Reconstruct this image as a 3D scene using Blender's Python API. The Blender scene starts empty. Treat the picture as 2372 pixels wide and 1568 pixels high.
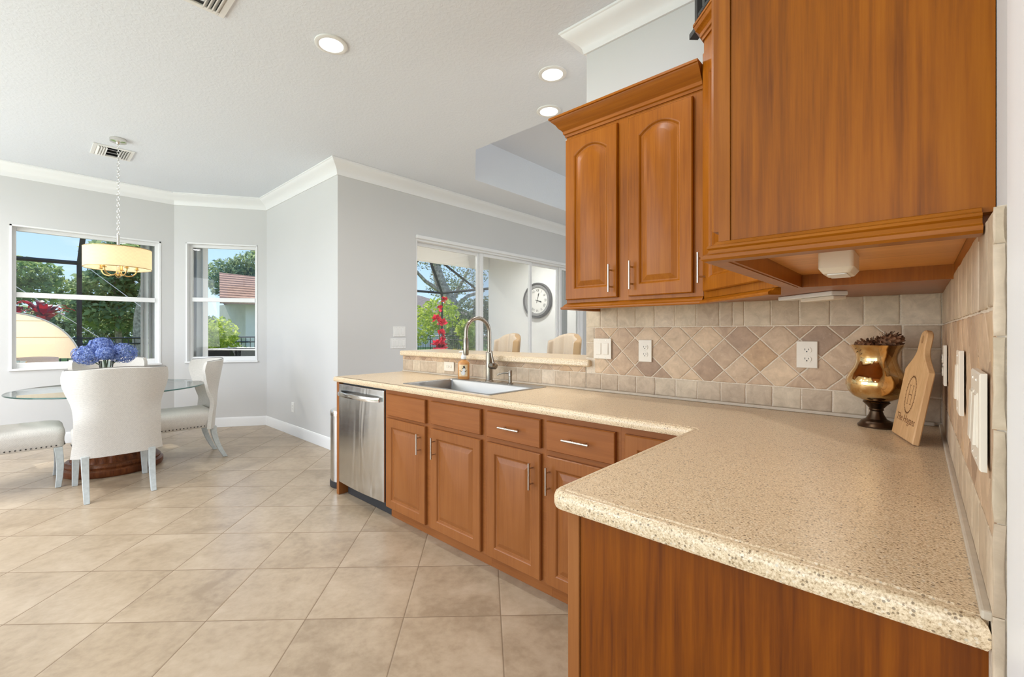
import bpy, bmesh, math, random
from math import sin, cos, pi, radians, sqrt, atan2
from mathutils import Vector, Matrix
from mathutils.geometry import tessellate_polygon

random.seed(7)
scene = bpy.context.scene
COL = scene.collection

# ------------------------------------------------------------------ camera
cam = bpy.data.cameras.new('camera')
cam_ob = bpy.data.objects.new('camera', cam)
COL.objects.link(cam_ob)
cam_ob.location = (0, 0, 1.259)
cam_ob.rotation_euler = (pi/2, 0, radians(43.335))
cam.sensor_width = 36
cam.lens = 36*1031.632/2372
cam.shift_x = (1186-1154.52)/2372
cam.shift_y = (769.268-784)/2372
cam.clip_start = 0.02
scene.camera = cam_ob

# ------------------------------------------------------------------ view, world, sun
vs = scene.view_settings
vs.view_transform = 'Standard'; vs.look = 'None'; vs.gamma = 1; vs.use_curve_mapping = False
vs.exposure = -0.12
DOWNLIGHT_W = 9.5
SKY_STRENGTH = 1.45
SUN_STRENGTH = 5.6

world = bpy.data.worlds.new('sky'); scene.world = world; world.use_nodes = True
wn = world.node_tree.nodes; wl = world.node_tree.links; wn.clear()
w_out = wn.new('ShaderNodeOutputWorld'); w_bg = wn.new('ShaderNodeBackground')
w_tc = wn.new('ShaderNodeTexCoord'); w_sep = wn.new('ShaderNodeSeparateXYZ')
w_ramp = wn.new('ShaderNodeValToRGB'); w_noise = wn.new('ShaderNodeTexNoise'); w_cr = wn.new('ShaderNodeValToRGB')
w_mix = wn.new('ShaderNodeMixRGB'); w_map = wn.new('ShaderNodeMapping')
e = w_ramp.color_ramp.elements
e[0].position = 0.0; e[0].color = (0.62, 0.80, 0.98, 1)
e[1].position = 0.35; e[1].color = (0.24, 0.50, 0.94, 1)
w_map.inputs['Scale'].default_value = (1, 1, 2.2)
w_noise.inputs['Scale'].default_value = 3.2; w_noise.inputs['Detail'].default_value = 6
w_cr.color_ramp.elements[0].position = 0.5; w_cr.color_ramp.elements[0].color = (0, 0, 0, 1)
w_cr.color_ramp.elements[1].position = 0.68; w_cr.color_ramp.elements[1].color = (1, 1, 1, 1)
w_mix.inputs['Color2'].default_value = (0.95, 0.95, 0.97, 1)
wl.new(w_tc.outputs['Generated'], w_sep.inputs[0]); wl.new(w_sep.outputs['Z'], w_ramp.inputs[0])
wl.new(w_tc.outputs['Generated'], w_map.inputs[0]); wl.new(w_map.outputs[0], w_noise.inputs['Vector'])
wl.new(w_noise.outputs['Fac'], w_cr.inputs[0]); wl.new(w_cr.outputs[0], w_mix.inputs['Fac'])
wl.new(w_ramp.outputs[0], w_mix.inputs['Color1']); wl.new(w_mix.outputs[0], w_bg.inputs['Color'])
w_bg.inputs['Strength'].default_value = SKY_STRENGTH
wl.new(w_bg.outputs[0], w_out.inputs[0])

sun = bpy.data.lights.new('sun', 'SUN'); sun.energy = SUN_STRENGTH; sun.angle = radians(0.6); sun.color = (1, .93, .82)
sun_ob = bpy.data.objects.new('sun', sun); COL.objects.link(sun_ob)
sun_ob.rotation_euler = Vector((1.0, 0.12, -1.0)).to_track_quat('-Z', 'Y').to_euler()
sun_ob['label'] = 'sunlight falling in from the garden side'; sun_ob['category'] = 'sun'

# daylight lamps, added unseen behind and beside the camera to brighten the rooms
def fill(name, label, loc, aim, sx, sy, watts, col=(.91, .945, 1.0)):
    L = bpy.data.lights.new(name, 'AREA'); L.shape = 'RECTANGLE'; L.size = sx; L.size_y = sy; L.energy = watts; L.color = col
    o = bpy.data.objects.new(name, L); COL.objects.link(o); o.location = loc
    o.rotation_euler = Vector(aim).to_track_quat('-Z', 'Y').to_euler()
    o['label'] = label; o['category'] = 'fill'
fill('fill', 'daylight added unseen behind the camera on the nook side', (-4.9, -3.1, 1.45), (0, 1, .12), 4.0, 2.3, 150)
fill('fill', 'daylight added unseen behind the camera on the kitchen side', (-.9, -3.1, 1.25), (.05, 1, .55), 3.8, 2.1, 75)
fill('fill', 'daylight added unseen at the family room side', (3.1, 5.2, 1.5), (-1, -.1, .3), 3.6, 2.3, 150)

# ------------------------------------------------------------------ materials
def new_mat(name):
    m = bpy.data.materials.new(name); m.use_nodes = True
    nt = m.node_tree; b = nt.nodes['Principled BSDF']
    return m, nt, b
def srgb(r, g, b):
    f = lambda c: (c/255/12.92) if c/255 <= .04045 else ((c/255+.055)/1.055)**2.4
    return (f(r), f(g), f(b), 1)
def coords(nt, scale=(1, 1, 1), rot=(0, 0, 0)):
    tc = nt.nodes.new('ShaderNodeTexCoord'); mp = nt.nodes.new('ShaderNodeMapping')
    mp.inputs['Scale'].default_value = scale; mp.inputs['Rotation'].default_value = rot
    nt.links.new(tc.outputs['Object'], mp.inputs[0]); return mp.outputs[0]
def noise(nt, vec, scale, detail=3, rough=.5, dist=0):
    n = nt.nodes.new('ShaderNodeTexNoise'); n.inputs['Scale'].default_value = scale
    n.inputs['Detail'].default_value = detail; n.inputs['Roughness'].default_value = rough
    n.inputs['Distortion'].default_value = dist
    nt.links.new(vec, n.inputs['Vector']); return n.outputs['Fac']
def ramp(nt, fac, stops):
    r = nt.nodes.new('ShaderNodeValToRGB'); els = r.color_ramp.elements
    els[0].position, els[0].color = stops[0]; els[1].position, els[1].color = stops[-1]
    for p, c in stops[1:-1]:
        x = els.new(p); x.color = c
    nt.links.new(fac, r.inputs[0]); return r.outputs[0]
def bump(nt, b, h, strength=.2, dist=.01):
    n = nt.nodes.new('ShaderNodeBump'); n.inputs['Strength'].default_value = strength; n.inputs['Distance'].default_value = dist
    nt.links.new(h, n.inputs['Height']); nt.links.new(n.outputs[0], b.inputs['Normal'])
def plain(name, col, rough=.5, metal=0, noise_amt=0.04, nscale=30, spec=.5, **kw):
    m, nt, b = new_mat(name)
    v = coords(nt); f = noise(nt, v, nscale, 4)
    d = tuple(max(0, c*(1-noise_amt*2)) for c in col[:3])+(1,)
    u = tuple(min(1, c*(1+noise_amt)) for c in col[:3])+(1,)
    nt.links.new(ramp(nt, f, [(.3, d), (.7, u)]), b.inputs['Base Color'])
    b.inputs['Roughness'].default_value = rough; b.inputs['Metallic'].default_value = metal
    b.inputs['Specular IOR Level'].default_value = spec
    for k, x in kw.items(): b.inputs[k].default_value = x
    return m
def math_node(nt, op, a, b=None):
    n = nt.nodes.new('ShaderNodeMath'); n.operation = op
    for i, x in enumerate((a, b)):
        if x is None: continue
        if isinstance(x, (int, float)): n.inputs[i].default_value = x
        else: nt.links.new(x, n.inputs[i])
    return n.outputs[0]

def wood(name, dark, mid, light, axis='z', rough=.32, gscale=1.0, strong=1.0):
    m, nt, b = new_mat(name)
    sc = {'z': (14, 14, .9), 'x': (.9, 14, 14), 'y': (14, .9, 14)}[axis]
    v = coords(nt, tuple(s*gscale for s in sc))
    n1 = noise(nt, v, 1.6, 4, .55, 1.2)
    v2 = coords(nt, tuple(s*gscale*(6 if s > 5 else 3.0) for s in sc))
    n2 = noise(nt, v2, 1.5, 5, .65)
    v3 = coords(nt, (1, 1, 1)); n3 = noise(nt, v3, 2.4, 2)
    s = math_node(nt, 'ADD', math_node(nt, 'MULTIPLY', n1, .34*strong), math_node(nt, 'MULTIPLY', n2, .44*strong))
    s = math_node(nt, 'ADD', s, math_node(nt, 'MULTIPLY', n3, .25))
    off = (1-strong)*.4
    c = ramp(nt, math_node(nt, 'ADD', s, off), [(.36, dark), (.54, mid), (.72, light)])
    nt.links.new(c, b.inputs['Base Color'])
    b.inputs['Roughness'].default_value = rough
    b.inputs['Coat Weight'].default_value = .05; b.inputs['Coat Roughness'].default_value = .25; b.inputs['Specular IOR Level'].default_value = .22
    return m
M = {}
WD, WM, WL = srgb(118, 60, 0), srgb(154, 88, 14), srgb(172, 106, 28)
M['wood'] = wood('maple_vertical', WD, WM, WL, 'z', strong=.7)
M['wood_x'] = wood('maple_along_x', WD, WM, WL, 'x', strong=.7)
M['wood_y'] = wood('maple_along_y', WD, WM, WL, 'y', strong=.7)
M['wood_low'] = wood('maple_base_doors', srgb(120, 66, 26), srgb(148, 90, 44), srgb(162, 104, 56), 'z', strong=.5)
M['wood_low_x'] = wood('maple_base_rails', srgb(120, 66, 26), srgb(148, 88, 42), srgb(162, 102, 54), 'x', strong=.5)
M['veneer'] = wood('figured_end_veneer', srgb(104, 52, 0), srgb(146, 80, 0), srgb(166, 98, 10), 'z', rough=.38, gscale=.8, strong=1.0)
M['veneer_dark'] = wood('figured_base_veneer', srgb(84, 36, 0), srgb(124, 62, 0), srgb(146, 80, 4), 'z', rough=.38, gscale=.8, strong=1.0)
M['ply'] = wood('birch_ply', srgb(192, 127, 56), srgb(221, 156, 81), srgb(240, 179, 104), 'x', strong=.8, gscale=.7)
M['board'] = wood('beech_board', srgb(194, 148, 100), srgb(218, 174, 124), srgb(232, 194, 146), 'z', rough=.5, strong=.8)
M['table_wood'] = wood('carved_mahogany', srgb(58, 28, 12), srgb(104, 56, 28), srgb(134, 78, 42), 'z', rough=.35)
M['engrave'] = plain('engraved_scorch', srgb(120, 78, 40), .8)

# painted walls, ceiling
def paint(name, col, bump_scale=0, strength=.1, rough=.75):
    m, nt, b = new_mat(name)
    v = coords(nt); f = noise(nt, v, 1.2, 2)
    d = tuple(c*.975 for c in col[:3])+(1,)
    nt.links.new(ramp(nt, f, [(.3, d), (.7, col)]), b.inputs['Base Color'])
    b.inputs['Roughness'].default_value = rough; b.inputs['Specular IOR Level'].default_value = .25
    if bump_scale:
        g = ramp(nt, noise(nt, v, bump_scale, 3, .55, .6), [(.42, (0, 0, 0, 1)), (.62, (1, 1, 1, 1))])
        bump(nt, b, g, strength, .004)
    return m
M['wall'] = paint('wall_paint', (.665, .66, .65, 1), 160, .05)
M['ceil'] = paint('ceiling_knockdown', (.79, .82, .865, 1), 42, .18)
M['trim'] = paint('white_trim_paint', (.86, .86, .855, 1), 0, rough=.4)
M['stucco'] = paint('lanai_stucco', (.88, .88, .86, 1), 90, .2)
M['white_plastic'] = plain('white_plastic', (.82, .81, .78, 1), .35, noise_amt=.01)
M['almond_plastic'] = plain('ivory_plastic', srgb(226, 214, 196), .35, noise_amt=.01)
M['dark_slot'] = plain('dark_slot', (.02, .02, .02, 1), .6)
M['shutter'] = plain('shutter_aluminium', (.75, .75, .75, 1), .4, noise_amt=.01)

# floor tile
def floor_mat():
    m, nt, b = new_mat('floor_tile')
    tc = nt.nodes.new('ShaderNodeTexCoord'); mp = nt.nodes.new('ShaderNodeMapping'); mp.vector_type = 'POINT'
    mp.inputs['Rotation'].default_value = (0, 0, radians(-45))
    nt.links.new(tc.outputs['Object'], mp.inputs[0])
    sp = nt.nodes.new('ShaderNodeSeparateXYZ'); nt.links.new(mp.outputs[0], sp.inputs[0])
    p = .4283
    def cell(o, off):
        a = math_node(nt, 'DIVIDE', math_node(nt, 'SUBTRACT', o, off), p)
        fl = math_node(nt, 'FLOOR', a); fr = math_node(nt, 'FRACT', a)
        ed = math_node(nt, 'MULTIPLY', math_node(nt, 'SUBTRACT', .5, math_node(nt, 'ABSOLUTE', math_node(nt, 'SUBTRACT', fr, .5))), p)
        return fl, ed
    fu, eu = cell(sp.outputs['X'], FU); fv, ev = cell(sp.outputs['Y'], FV)
    dmin = math_node(nt, 'MINIMUM', eu, ev)
    cb = nt.nodes.new('ShaderNodeCombineXYZ'); nt.links.new(fu, cb.inputs[0]); nt.links.new(fv, cb.inputs[1])
    wn_ = nt.nodes.new('ShaderNodeTexWhiteNoise'); nt.links.new(cb.outputs[0], wn_.inputs['Vector'])
    ad = nt.nodes.new('ShaderNodeVectorMath'); ad.operation = 'MULTIPLY_ADD'
    nt.links.new(wn_.outputs['Color'], ad.inputs[0]); ad.inputs[1].default_value = (9, 9, 9); nt.links.new(mp.outputs[0], ad.inputs[2])
    n1 = noise(nt, ad.outputs[0], 3.0, 5, .6, .8); n2 = noise(nt, ad.outputs[0], 26, 4, .6)
    s = math_node(nt, 'ADD', math_node(nt, 'MULTIPLY', n1, .65), math_node(nt, 'MULTIPLY', n2, .35))
    s = math_node(nt, 'ADD', s, math_node(nt, 'MULTIPLY', math_node(nt, 'SUBTRACT', wn_.outputs['Value'], .5), .05))
    c = ramp(nt, s, [(.35, srgb(156, 136, 112)), (.5, srgb(176, 156, 131)), (.66, srgb(191, 172, 148))])
    mx = nt.nodes.new('ShaderNodeMixRGB'); nt.links.new(c, mx.inputs['Color1']); mx.inputs['Color2'].default_value = srgb(120, 98, 74)
    g = ramp(nt, dmin, [(.0022, (1, 1, 1, 1)), (.0034, (0, 0, 0, 1))]); nt.links.new(g, mx.inputs['Fac'])
    nt.links.new(mx.outputs[0], b.inputs['Base Color'])
    rg = ramp(nt, dmin, [(.002, (.8, .8, .8, 1)), (.004, (.3, .3, .3, 1))]); nt.links.new(rg, b.inputs['Roughness'])
    h = ramp(nt, dmin, [(.001, (0, 0, 0, 1)), (.006, (1, 1, 1, 1))])
    h2 = math_node(nt, 'ADD', h, math_node(nt, 'MULTIPLY', n1, .25))
    bump(nt, b, h2, .25, .003)
    return m
FU, FV = -1.217, 1.977
M['floor'] = floor_mat()

def speckle():
    m, nt, b = new_mat('speckled_solid_surface')
    v = coords(nt)
    base = noise(nt, v, 300, 4, .7)
    c = ramp(nt, base, [(.36, srgb(162, 134, 99)), (.44, srgb(207, 181, 145)), (.54, srgb(227, 203, 168)), (.64, srgb(240, 220, 190))])
    vo = nt.nodes.new('ShaderNodeTexVoronoi'); vo.inputs['Scale'].default_value = 210; nt.links.new(v, vo.inputs['Vector'])
    sp = nt.nodes.new('ShaderNodeSeparateXYZ'); nt.links.new(vo.outputs['Color'], sp.inputs[0])
    pick = math_node(nt, 'GREATER_THAN', sp.outputs['X'], .86)
    near = math_node(nt, 'LESS_THAN', vo.outputs['Distance'], .42)
    f = math_node(nt, 'MULTIPLY', math_node(nt, 'MULTIPLY', pick, near), .75)
    mx = nt.nodes.new('ShaderNodeMixRGB'); nt.links.new(f, mx.inputs['Fac']); nt.links.new(c, mx.inputs['Color1'])
    mx.inputs['Color2'].default_value = srgb(112, 90, 66)
    pick2 = math_node(nt, 'LESS_THAN', sp.outputs['Y'], .12)
    f2 = math_node(nt, 'MULTIPLY', math_node(nt, 'MULTIPLY', pick2, near), .6)
    mx2 = nt.nodes.new('ShaderNodeMixRGB'); nt.links.new(f2, mx2.inputs['Fac']); nt.links.new(mx.outputs[0], mx2.inputs['Color1'])
    mx2.inputs['Color2'].default_value = srgb(236, 224, 202)
    nt.links.new(mx2.outputs[0], b.inputs['Base Color']); b.inputs['Roughness'].default_value = .28
    return m
M['counter'] = speckle()

def travertine(name, cols):
    m, nt, b = new_mat(name)
    geo = nt.nodes.new('ShaderNodeNewGeometry'); v = coords(nt)
    base = ramp(nt, geo.outputs['Random Per Island'], cols)
    ad = nt.nodes.new('ShaderNodeVectorMath'); ad.operation = 'ADD'
    nt.links.new(v, ad.inputs[0]); nt.links.new(geo.outputs['Random Per Island'], ad.inputs[1])
    n1 = noise(nt, ad.outputs[0], 22, 6, .65, .6); n2 = noise(nt, ad.outputs[0], 90, 4, .7)
    pit = ramp(nt, n2, [(.62, (0, 0, 0, 1)), (.72, (1, 1, 1, 1))])
    mx = nt.nodes.new('ShaderNodeMixRGB'); mx.blend_type = 'MULTIPLY'; mx.inputs['Fac'].default_value = 1
    nt.links.new(base, mx.inputs['Color1']); nt.links.new(ramp(nt, n1, [(.3, (.72, .70, .68, 1)), (.65, (1.0, 1.0, 1.0, 1))]), mx.inputs['Color2'])
    mx2 = nt.nodes.new('ShaderNodeMixRGB'); nt.links.new(math_node(nt, 'MULTIPLY', pit, .4), mx2.inputs['Fac'])
    nt.links.new(mx.outputs[0], mx2.inputs['Color1']); mx2.inputs['Color2'].default_value = srgb(222, 204, 180)
    nt.links.new(mx2.outputs[0], b.inputs['Base Color']); b.inputs['Roughness'].default_value = .55
    bump(nt, b, n1, .35, .002)
    return m
M['trav'] = travertine('tumbled_travertine', [(0, srgb(200, 178, 151)), (.35, srgb(215, 196, 168)), (.65, srgb(193, 170, 143)), (1, srgb(224, 204, 178))])
M['trav_dark'] = travertine('tumbled_travertine_diamond', [(0, srgb(159, 128, 103)), (.25, srgb(211, 180, 147)), (.5, srgb(178, 146, 117)), (.75, srgb(222, 193, 159)), (1, srgb(195, 157, 117))])
M['grout'] = plain('sanded_grout', srgb(222, 206, 184), .85, nscale=200, noise_amt=.08)

# metals
def metal(name, col, rough, stretch=None, aniso=0):
    m, nt, b = new_mat(name)
    v = coords(nt, stretch or (3, 3, 3)); f = noise(nt, v, 4, 2)
    nt.links.new(ramp(nt, f, [(.3, (rough*.8,)*3+(1,)), (.7, (rough*1.2,)*3+(1,))]), b.inputs['Roughness'])
    b.inputs['Base Color'].default_value = col; b.inputs['Metallic'].default_value = 1
    b.inputs['Anisotropic'].default_value = aniso
    return m
M['steel'] = metal('brushed_stainless', (.62, .62, .61, 1), .22, (2, 2, 160), .5)
def warped_steel():
    m = metal('warped_stainless', (.66, .66, .655, 1), .2, (2, 2, 160), .4); nt = m.node_tree; b = nt.nodes['Principled BSDF']
    bump(nt, b, noise(nt, coords(nt, (5, 5, 1.2)), 1.0, 1, .5, 1.5), .35, .02); return m
M['dish_steel'] = warped_steel()
M['sink'] = metal('satin_stainless', (.40, .395, .385, 1), .36, (160, 2, 2), .3)
M['nickel'] = metal('brushed_nickel', (.56, .50, .43, 1), .3)
M['nickel_dark'] = metal('worn_nickel', (.34, .30, .25, 1), .28)
M['chrome'] = metal('polished_nickel', (.74, .72, .68, 1), .12)
M['bronze'] = plain('bronze_aluminium_frame', (.045, .045, .045, 1), .8, spec=.1)
M['iron'] = plain('black_iron', (.035, .035, .035, 1), .5)
M['brass'] = metal('antique_brass', (.52, .36, .15, 1), .25)
M['urn_foot'] = metal('dark_bronze_casting', (.11, .075, .05, 1), .32)
def mercury():
    m, nt, b = new_mat('mercury_glass')
    v = coords(nt); f = noise(nt, v, 18, 4, .6, .5)
    nt.links.new(ramp(nt, f, [(.35, (.62, .36, .12, 1)), (.55, (.78, .56, .26, 1)), (.7, (.70, .62, .45, 1))]), b.inputs['Base Color'])
    b.inputs['Metallic'].default_value = 1; b.inputs['Roughness'].default_value = .1
    b.inputs['Coat Weight'].default_value = .6
    bump(nt, b, noise(nt, v, 22, 2), .12, .004)
    return m
M['mercury'] = mercury()

# glass: clear panes with a Fresnel gloss
def pane_mat(name, tint=(1, 1, 1, 1), ior=1.45, rough=0.0, amount=1.0):
    m = bpy.data.materials.new(name); m.use_nodes = True; nt = m.node_tree; nt.nodes.clear()
    o = nt.nodes.new('ShaderNodeOutputMaterial'); t = nt.nodes.new('ShaderNodeBsdfTransparent'); g = nt.nodes.new('ShaderNodeBsdfGlossy')
    f = nt.nodes.new('ShaderNodeFresnel'); f.inputs['IOR'].default_value = ior
    mx = nt.nodes.new('ShaderNodeMixShader'); t.inputs['Color'].default_value = tint; g.inputs['Roughness'].default_value = rough
    k = math_node(nt, 'MULTIPLY', f.outputs[0], amount)
    nt.links.new(k, mx.inputs[0]); nt.links.new(t.outputs[0], mx.inputs[1]); nt.links.new(g.outputs[0], mx.inputs[2])
    nt.links.new(mx.outputs[0], o.inputs[0]); return m
M['pane'] = pane_mat('window_glass', (.97, .985, .98, 1), amount=.6)
M['table_glass'] = pane_mat('table_glass', (.90, .96, .95, 1), 1.5)
M['glass_edge'] = plain('glass_edge_green', (.06, .16, .15, 1), .15, noise_amt=0, **{'Transmission Weight': .3})
M['vase_glass'] = pane_mat('cut_glass', (.90, .95, .94, 1), 1.6, .03)

# fabrics
def fabric(name, col, scale=420, translucent=0.0, rough=.85, sheen=.2):
    m, nt, b = new_mat(name)
    v = coords(nt)
    w = nt.nodes.new('ShaderNodeTexChecker'); w.inputs['Scale'].default_value = scale; nt.links.new(v, w.inputs['Vector'])
    f = noise(nt, v, scale*.5, 2)
    s = math_node(nt, 'ADD', math_node(nt, 'MULTIPLY', w.outputs['Fac'], .3), math_node(nt, 'MULTIPLY', f, .7))
    d = tuple(c*.84 for c in col[:3])+(1,)
    nt.links.new(ramp(nt, s, [(.2, d), (.75, col)]), b.inputs['Base Color'])
    b.inputs['Roughness'].default_value = rough; b.inputs['Sheen Weight'].default_value = sheen
    bump(nt, b, s, .25, .002)
    if translucent:
        tr = nt.nodes.new('ShaderNodeBsdfTranslucent'); tr.inputs['Color'].default_value = col
        mx = nt.nodes.new('ShaderNodeMixShader'); mx.inputs[0].default_value = translucent
        out = nt.nodes['Material Output']
        nt.links.new(b.outputs[0], mx.inputs[1]); nt.links.new(tr.outputs[0], mx.inputs[2]); nt.links.new(mx.outputs[0], out.inputs[0])
    return m
M['linen'] = fabric('oatmeal_weave', srgb(216, 211, 203), 150)
M['piping'] = plain('dark_piping', srgb(120, 116, 110), .7)
M['paint_leg'] = plain('grey_washed_leg', srgb(190, 195, 193), .5, nscale=40, noise_amt=.06)
M['nail'] = metal('pewter_nailhead', (.07, .065, .06, 1), .4)
M['tuft'] = fabric('cream_velvet', srgb(214, 194, 168), 500, rough=.7)
M['tuft_back'] = fabric('tan_back_fabric', srgb(190, 156, 112), 500, rough=.8)
M['shade'] = fabric('cream_linen_shade', srgb(252, 240, 216), 60, translucent=.6)
M['canopy'] = fabric('peach_canopy_cloth', srgb(254, 226, 190), 120, translucent=.65)
M['cushion_dark'] = fabric('charcoal_cushion', srgb(66, 62, 66), 200)
M['pillow_pink'] = fabric('blush_pillow', srgb(232, 206, 196), 200)
def pillow_print():
    m, nt, b = new_mat('coastal_print_pillow')
    v = coords(nt); n1 = noise(nt, v, 9, 3, .6, 1.5)
    c = ramp(nt, n1, [(.38, srgb(240, 176, 84)), (.44, srgb(244, 242, 236)), (.55, srgb(244, 242, 236)), (.6, srgb(70, 160, 170)), (.7, srgb(232, 240, 238))])
    nt.links.new(c, b.inputs['Base Color']); b.inputs['Roughness'].default_value = .8; return m
M['pillow_print'] = pillow_print()
M['cover_black'] = plain('black_vinyl_cover', (.022, .022, .024, 1), .9, nscale=6, spec=.05)

# plants
def leaf(name, cols, translucent=.35, rough=.6):
    m, nt, b = new_mat(name)
    geo = nt.nodes.new('ShaderNodeNewGeometry')
    c = ramp(nt, geo.outputs['Random Per Island'], cols)
    nt.links.new(c, b.inputs['Base Color']); b.inputs['Roughness'].default_value = rough; b.inputs['Specular IOR Level'].default_value = .3
    tr = nt.nodes.new('ShaderNodeBsdfTranslucent'); nt.links.new(c, tr.inputs['Color'])
    mx = nt.nodes.new('ShaderNodeMixShader'); mx.inputs[0].default_value = translucent; out = nt.nodes['Material Output']
    nt.links.new(b.outputs[0], mx.inputs[1]); nt.links.new(tr.outputs[0], mx.inputs[2]); nt.links.new(mx.outputs[0], out.inputs[0])
    return m
M['pine'] = leaf('pine_needles', [(0, srgb(116, 140, 100)), (.5, srgb(150, 172, 114)), (1, srgb(200, 210, 140))], .55)
M['oak'] = leaf('dark_oak_leaves', [(0, srgb(112, 134, 106)), (.5, srgb(142, 162, 122)), (1, srgb(192, 204, 150))], .55)
M['olive'] = leaf('olive_leaves', [(0, srgb(104, 112, 84)), (.5, srgb(142, 150, 112)), (1, srgb(206, 208, 170))], .45)
M['lime'] = leaf('lime_shrub_leaves', [(0, srgb(140, 164, 50)), (.5, srgb(186, 200, 70)), (1, srgb(226, 230, 130))], .5)
M['green'] = leaf('green_shrub_leaves', [(0, srgb(84, 110, 64)), (.5, srgb(122, 146, 84)), (1, srgb(176, 190, 116))], .45)
M['yellow'] = leaf('yellow_blossoms', [(0, srgb(214, 186, 40)), (.6, srgb(246, 222, 84)), (1, srgb(140, 150, 50))])
M['red'] = leaf('crimson_petals', [(0, srgb(150, 10, 34)), (.5, srgb(196, 18, 50)), (1, srgb(226, 44, 78))], .25)
M['ti'] = leaf('ti_leaves', [(0, srgb(70, 10, 26)), (.5, srgb(150, 18, 36)), (1, srgb(200, 34, 44))], .3, .35)
M['hydrangea'] = leaf('hydrangea_florets', [(0, srgb(84, 104, 164)), (.5, srgb(116, 138, 200)), (1, srgb(164, 180, 226))], .2)
M['stem'] = plain('green_stem', srgb(66, 90, 44), .6)
M['bark'] = plain('grey_bark', srgb(178, 162, 146), .9, nscale=8, noise_amt=.3)
M['grass'] = plain('lawn_grass', srgb(118, 146, 62), .9, nscale=3, noise_amt=.25)
M['deck'] = plain('patio_pavers', srgb(196, 186, 170), .8, nscale=5, noise_amt=.06)
M['roof'] = None
def roof_mat():
    m, nt, b = new_mat('terracotta_roof_tiles')
    v = coords(nt)
    w = nt.nodes.new('ShaderNodeTexWave'); w.wave_type = 'BANDS'; w.bands_direction = 'Z'; w.inputs['Scale'].default_value = 1.9; w.inputs['Distortion'].default_value = .4
    nt.links.new(v, w.inputs['Vector'])
    n = noise(nt, v, 5, 4)
    s = math_node(nt, 'ADD', math_node(nt, 'MULTIPLY', w.outputs['Fac'], .6), math_node(nt, 'MULTIPLY', n, .4))
    nt.links.new(ramp(nt, s, [(.2, srgb(120, 78, 62)), (.6, srgb(196, 136, 108)), (.9, srgb(222, 170, 140))]), b.inputs['Base Color'])
    b.inputs['Roughness'].default_value = .8; bump(nt, b, s, .6, .06); return m
M['roof'] = roof_mat()
M['roof_grey'] = plain('faded_roof_tiles', srgb(150, 130, 120), .9, nscale=4, noise_amt=.15)
M['house'] = plain('neighbour_stucco', srgb(216, 212, 200), .9, nscale=2)
M['ceramic'] = plain('red_glazed_pot', srgb(206, 60, 84), .2, noise_amt=.1)
M['clock_dark'] = plain('charcoal_clock_rim', srgb(82, 80, 82), .5)
M['clock_mid'] = plain('pewter_clock_ring', srgb(150, 148, 148), .5, nscale=60, noise_amt=.2)
M['clock_face'] = plain('clock_dial', srgb(238, 236, 230), .6, noise_amt=.01)
M['ink'] = plain('black_ink', (.03, .03, .03, 1), .6)
M['cone'] = plain('pine_cone', srgb(134, 92, 62), .8, nscale=60, noise_amt=.3)
M['shell'] = plain('pale_potpourri', srgb(214, 178, 144), .7, nscale=30)
M['soap'] = plain('amber_soap', srgb(226, 160, 92), .15, noise_amt=.05, **{'Transmission Weight': .25})
M['label'] = plain('cream_label', srgb(236, 206, 160), .5)
M['toe'] = plain('toe_kick_dark', srgb(72, 40, 16), .6)
M['black_rubber'] = plain('black_plastic', (.02, .02, .022, 1), .5)
M['caulk'] = plain('grey_caulk', srgb(196, 182, 162), .6, nscale=60)
def emit(name, col, strength):
    m = bpy.data.materials.new(name); m.use_nodes = True; nt = m.node_tree; nt.nodes.clear()
    o = nt.nodes.new('ShaderNodeOutputMaterial'); e_ = nt.nodes.new('ShaderNodeEmission')
    e_.inputs[0].default_value = col; e_.inputs[1].default_value = strength; nt.links.new(e_.outputs[0], o.inputs[0]); return m
M['lens'] = emit('downlight_lens', (1, .97, .92, 1), 4.0)
M['bulb'] = emit('warm_bulb', (1, .86, .66, 1), 34.0)

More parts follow.
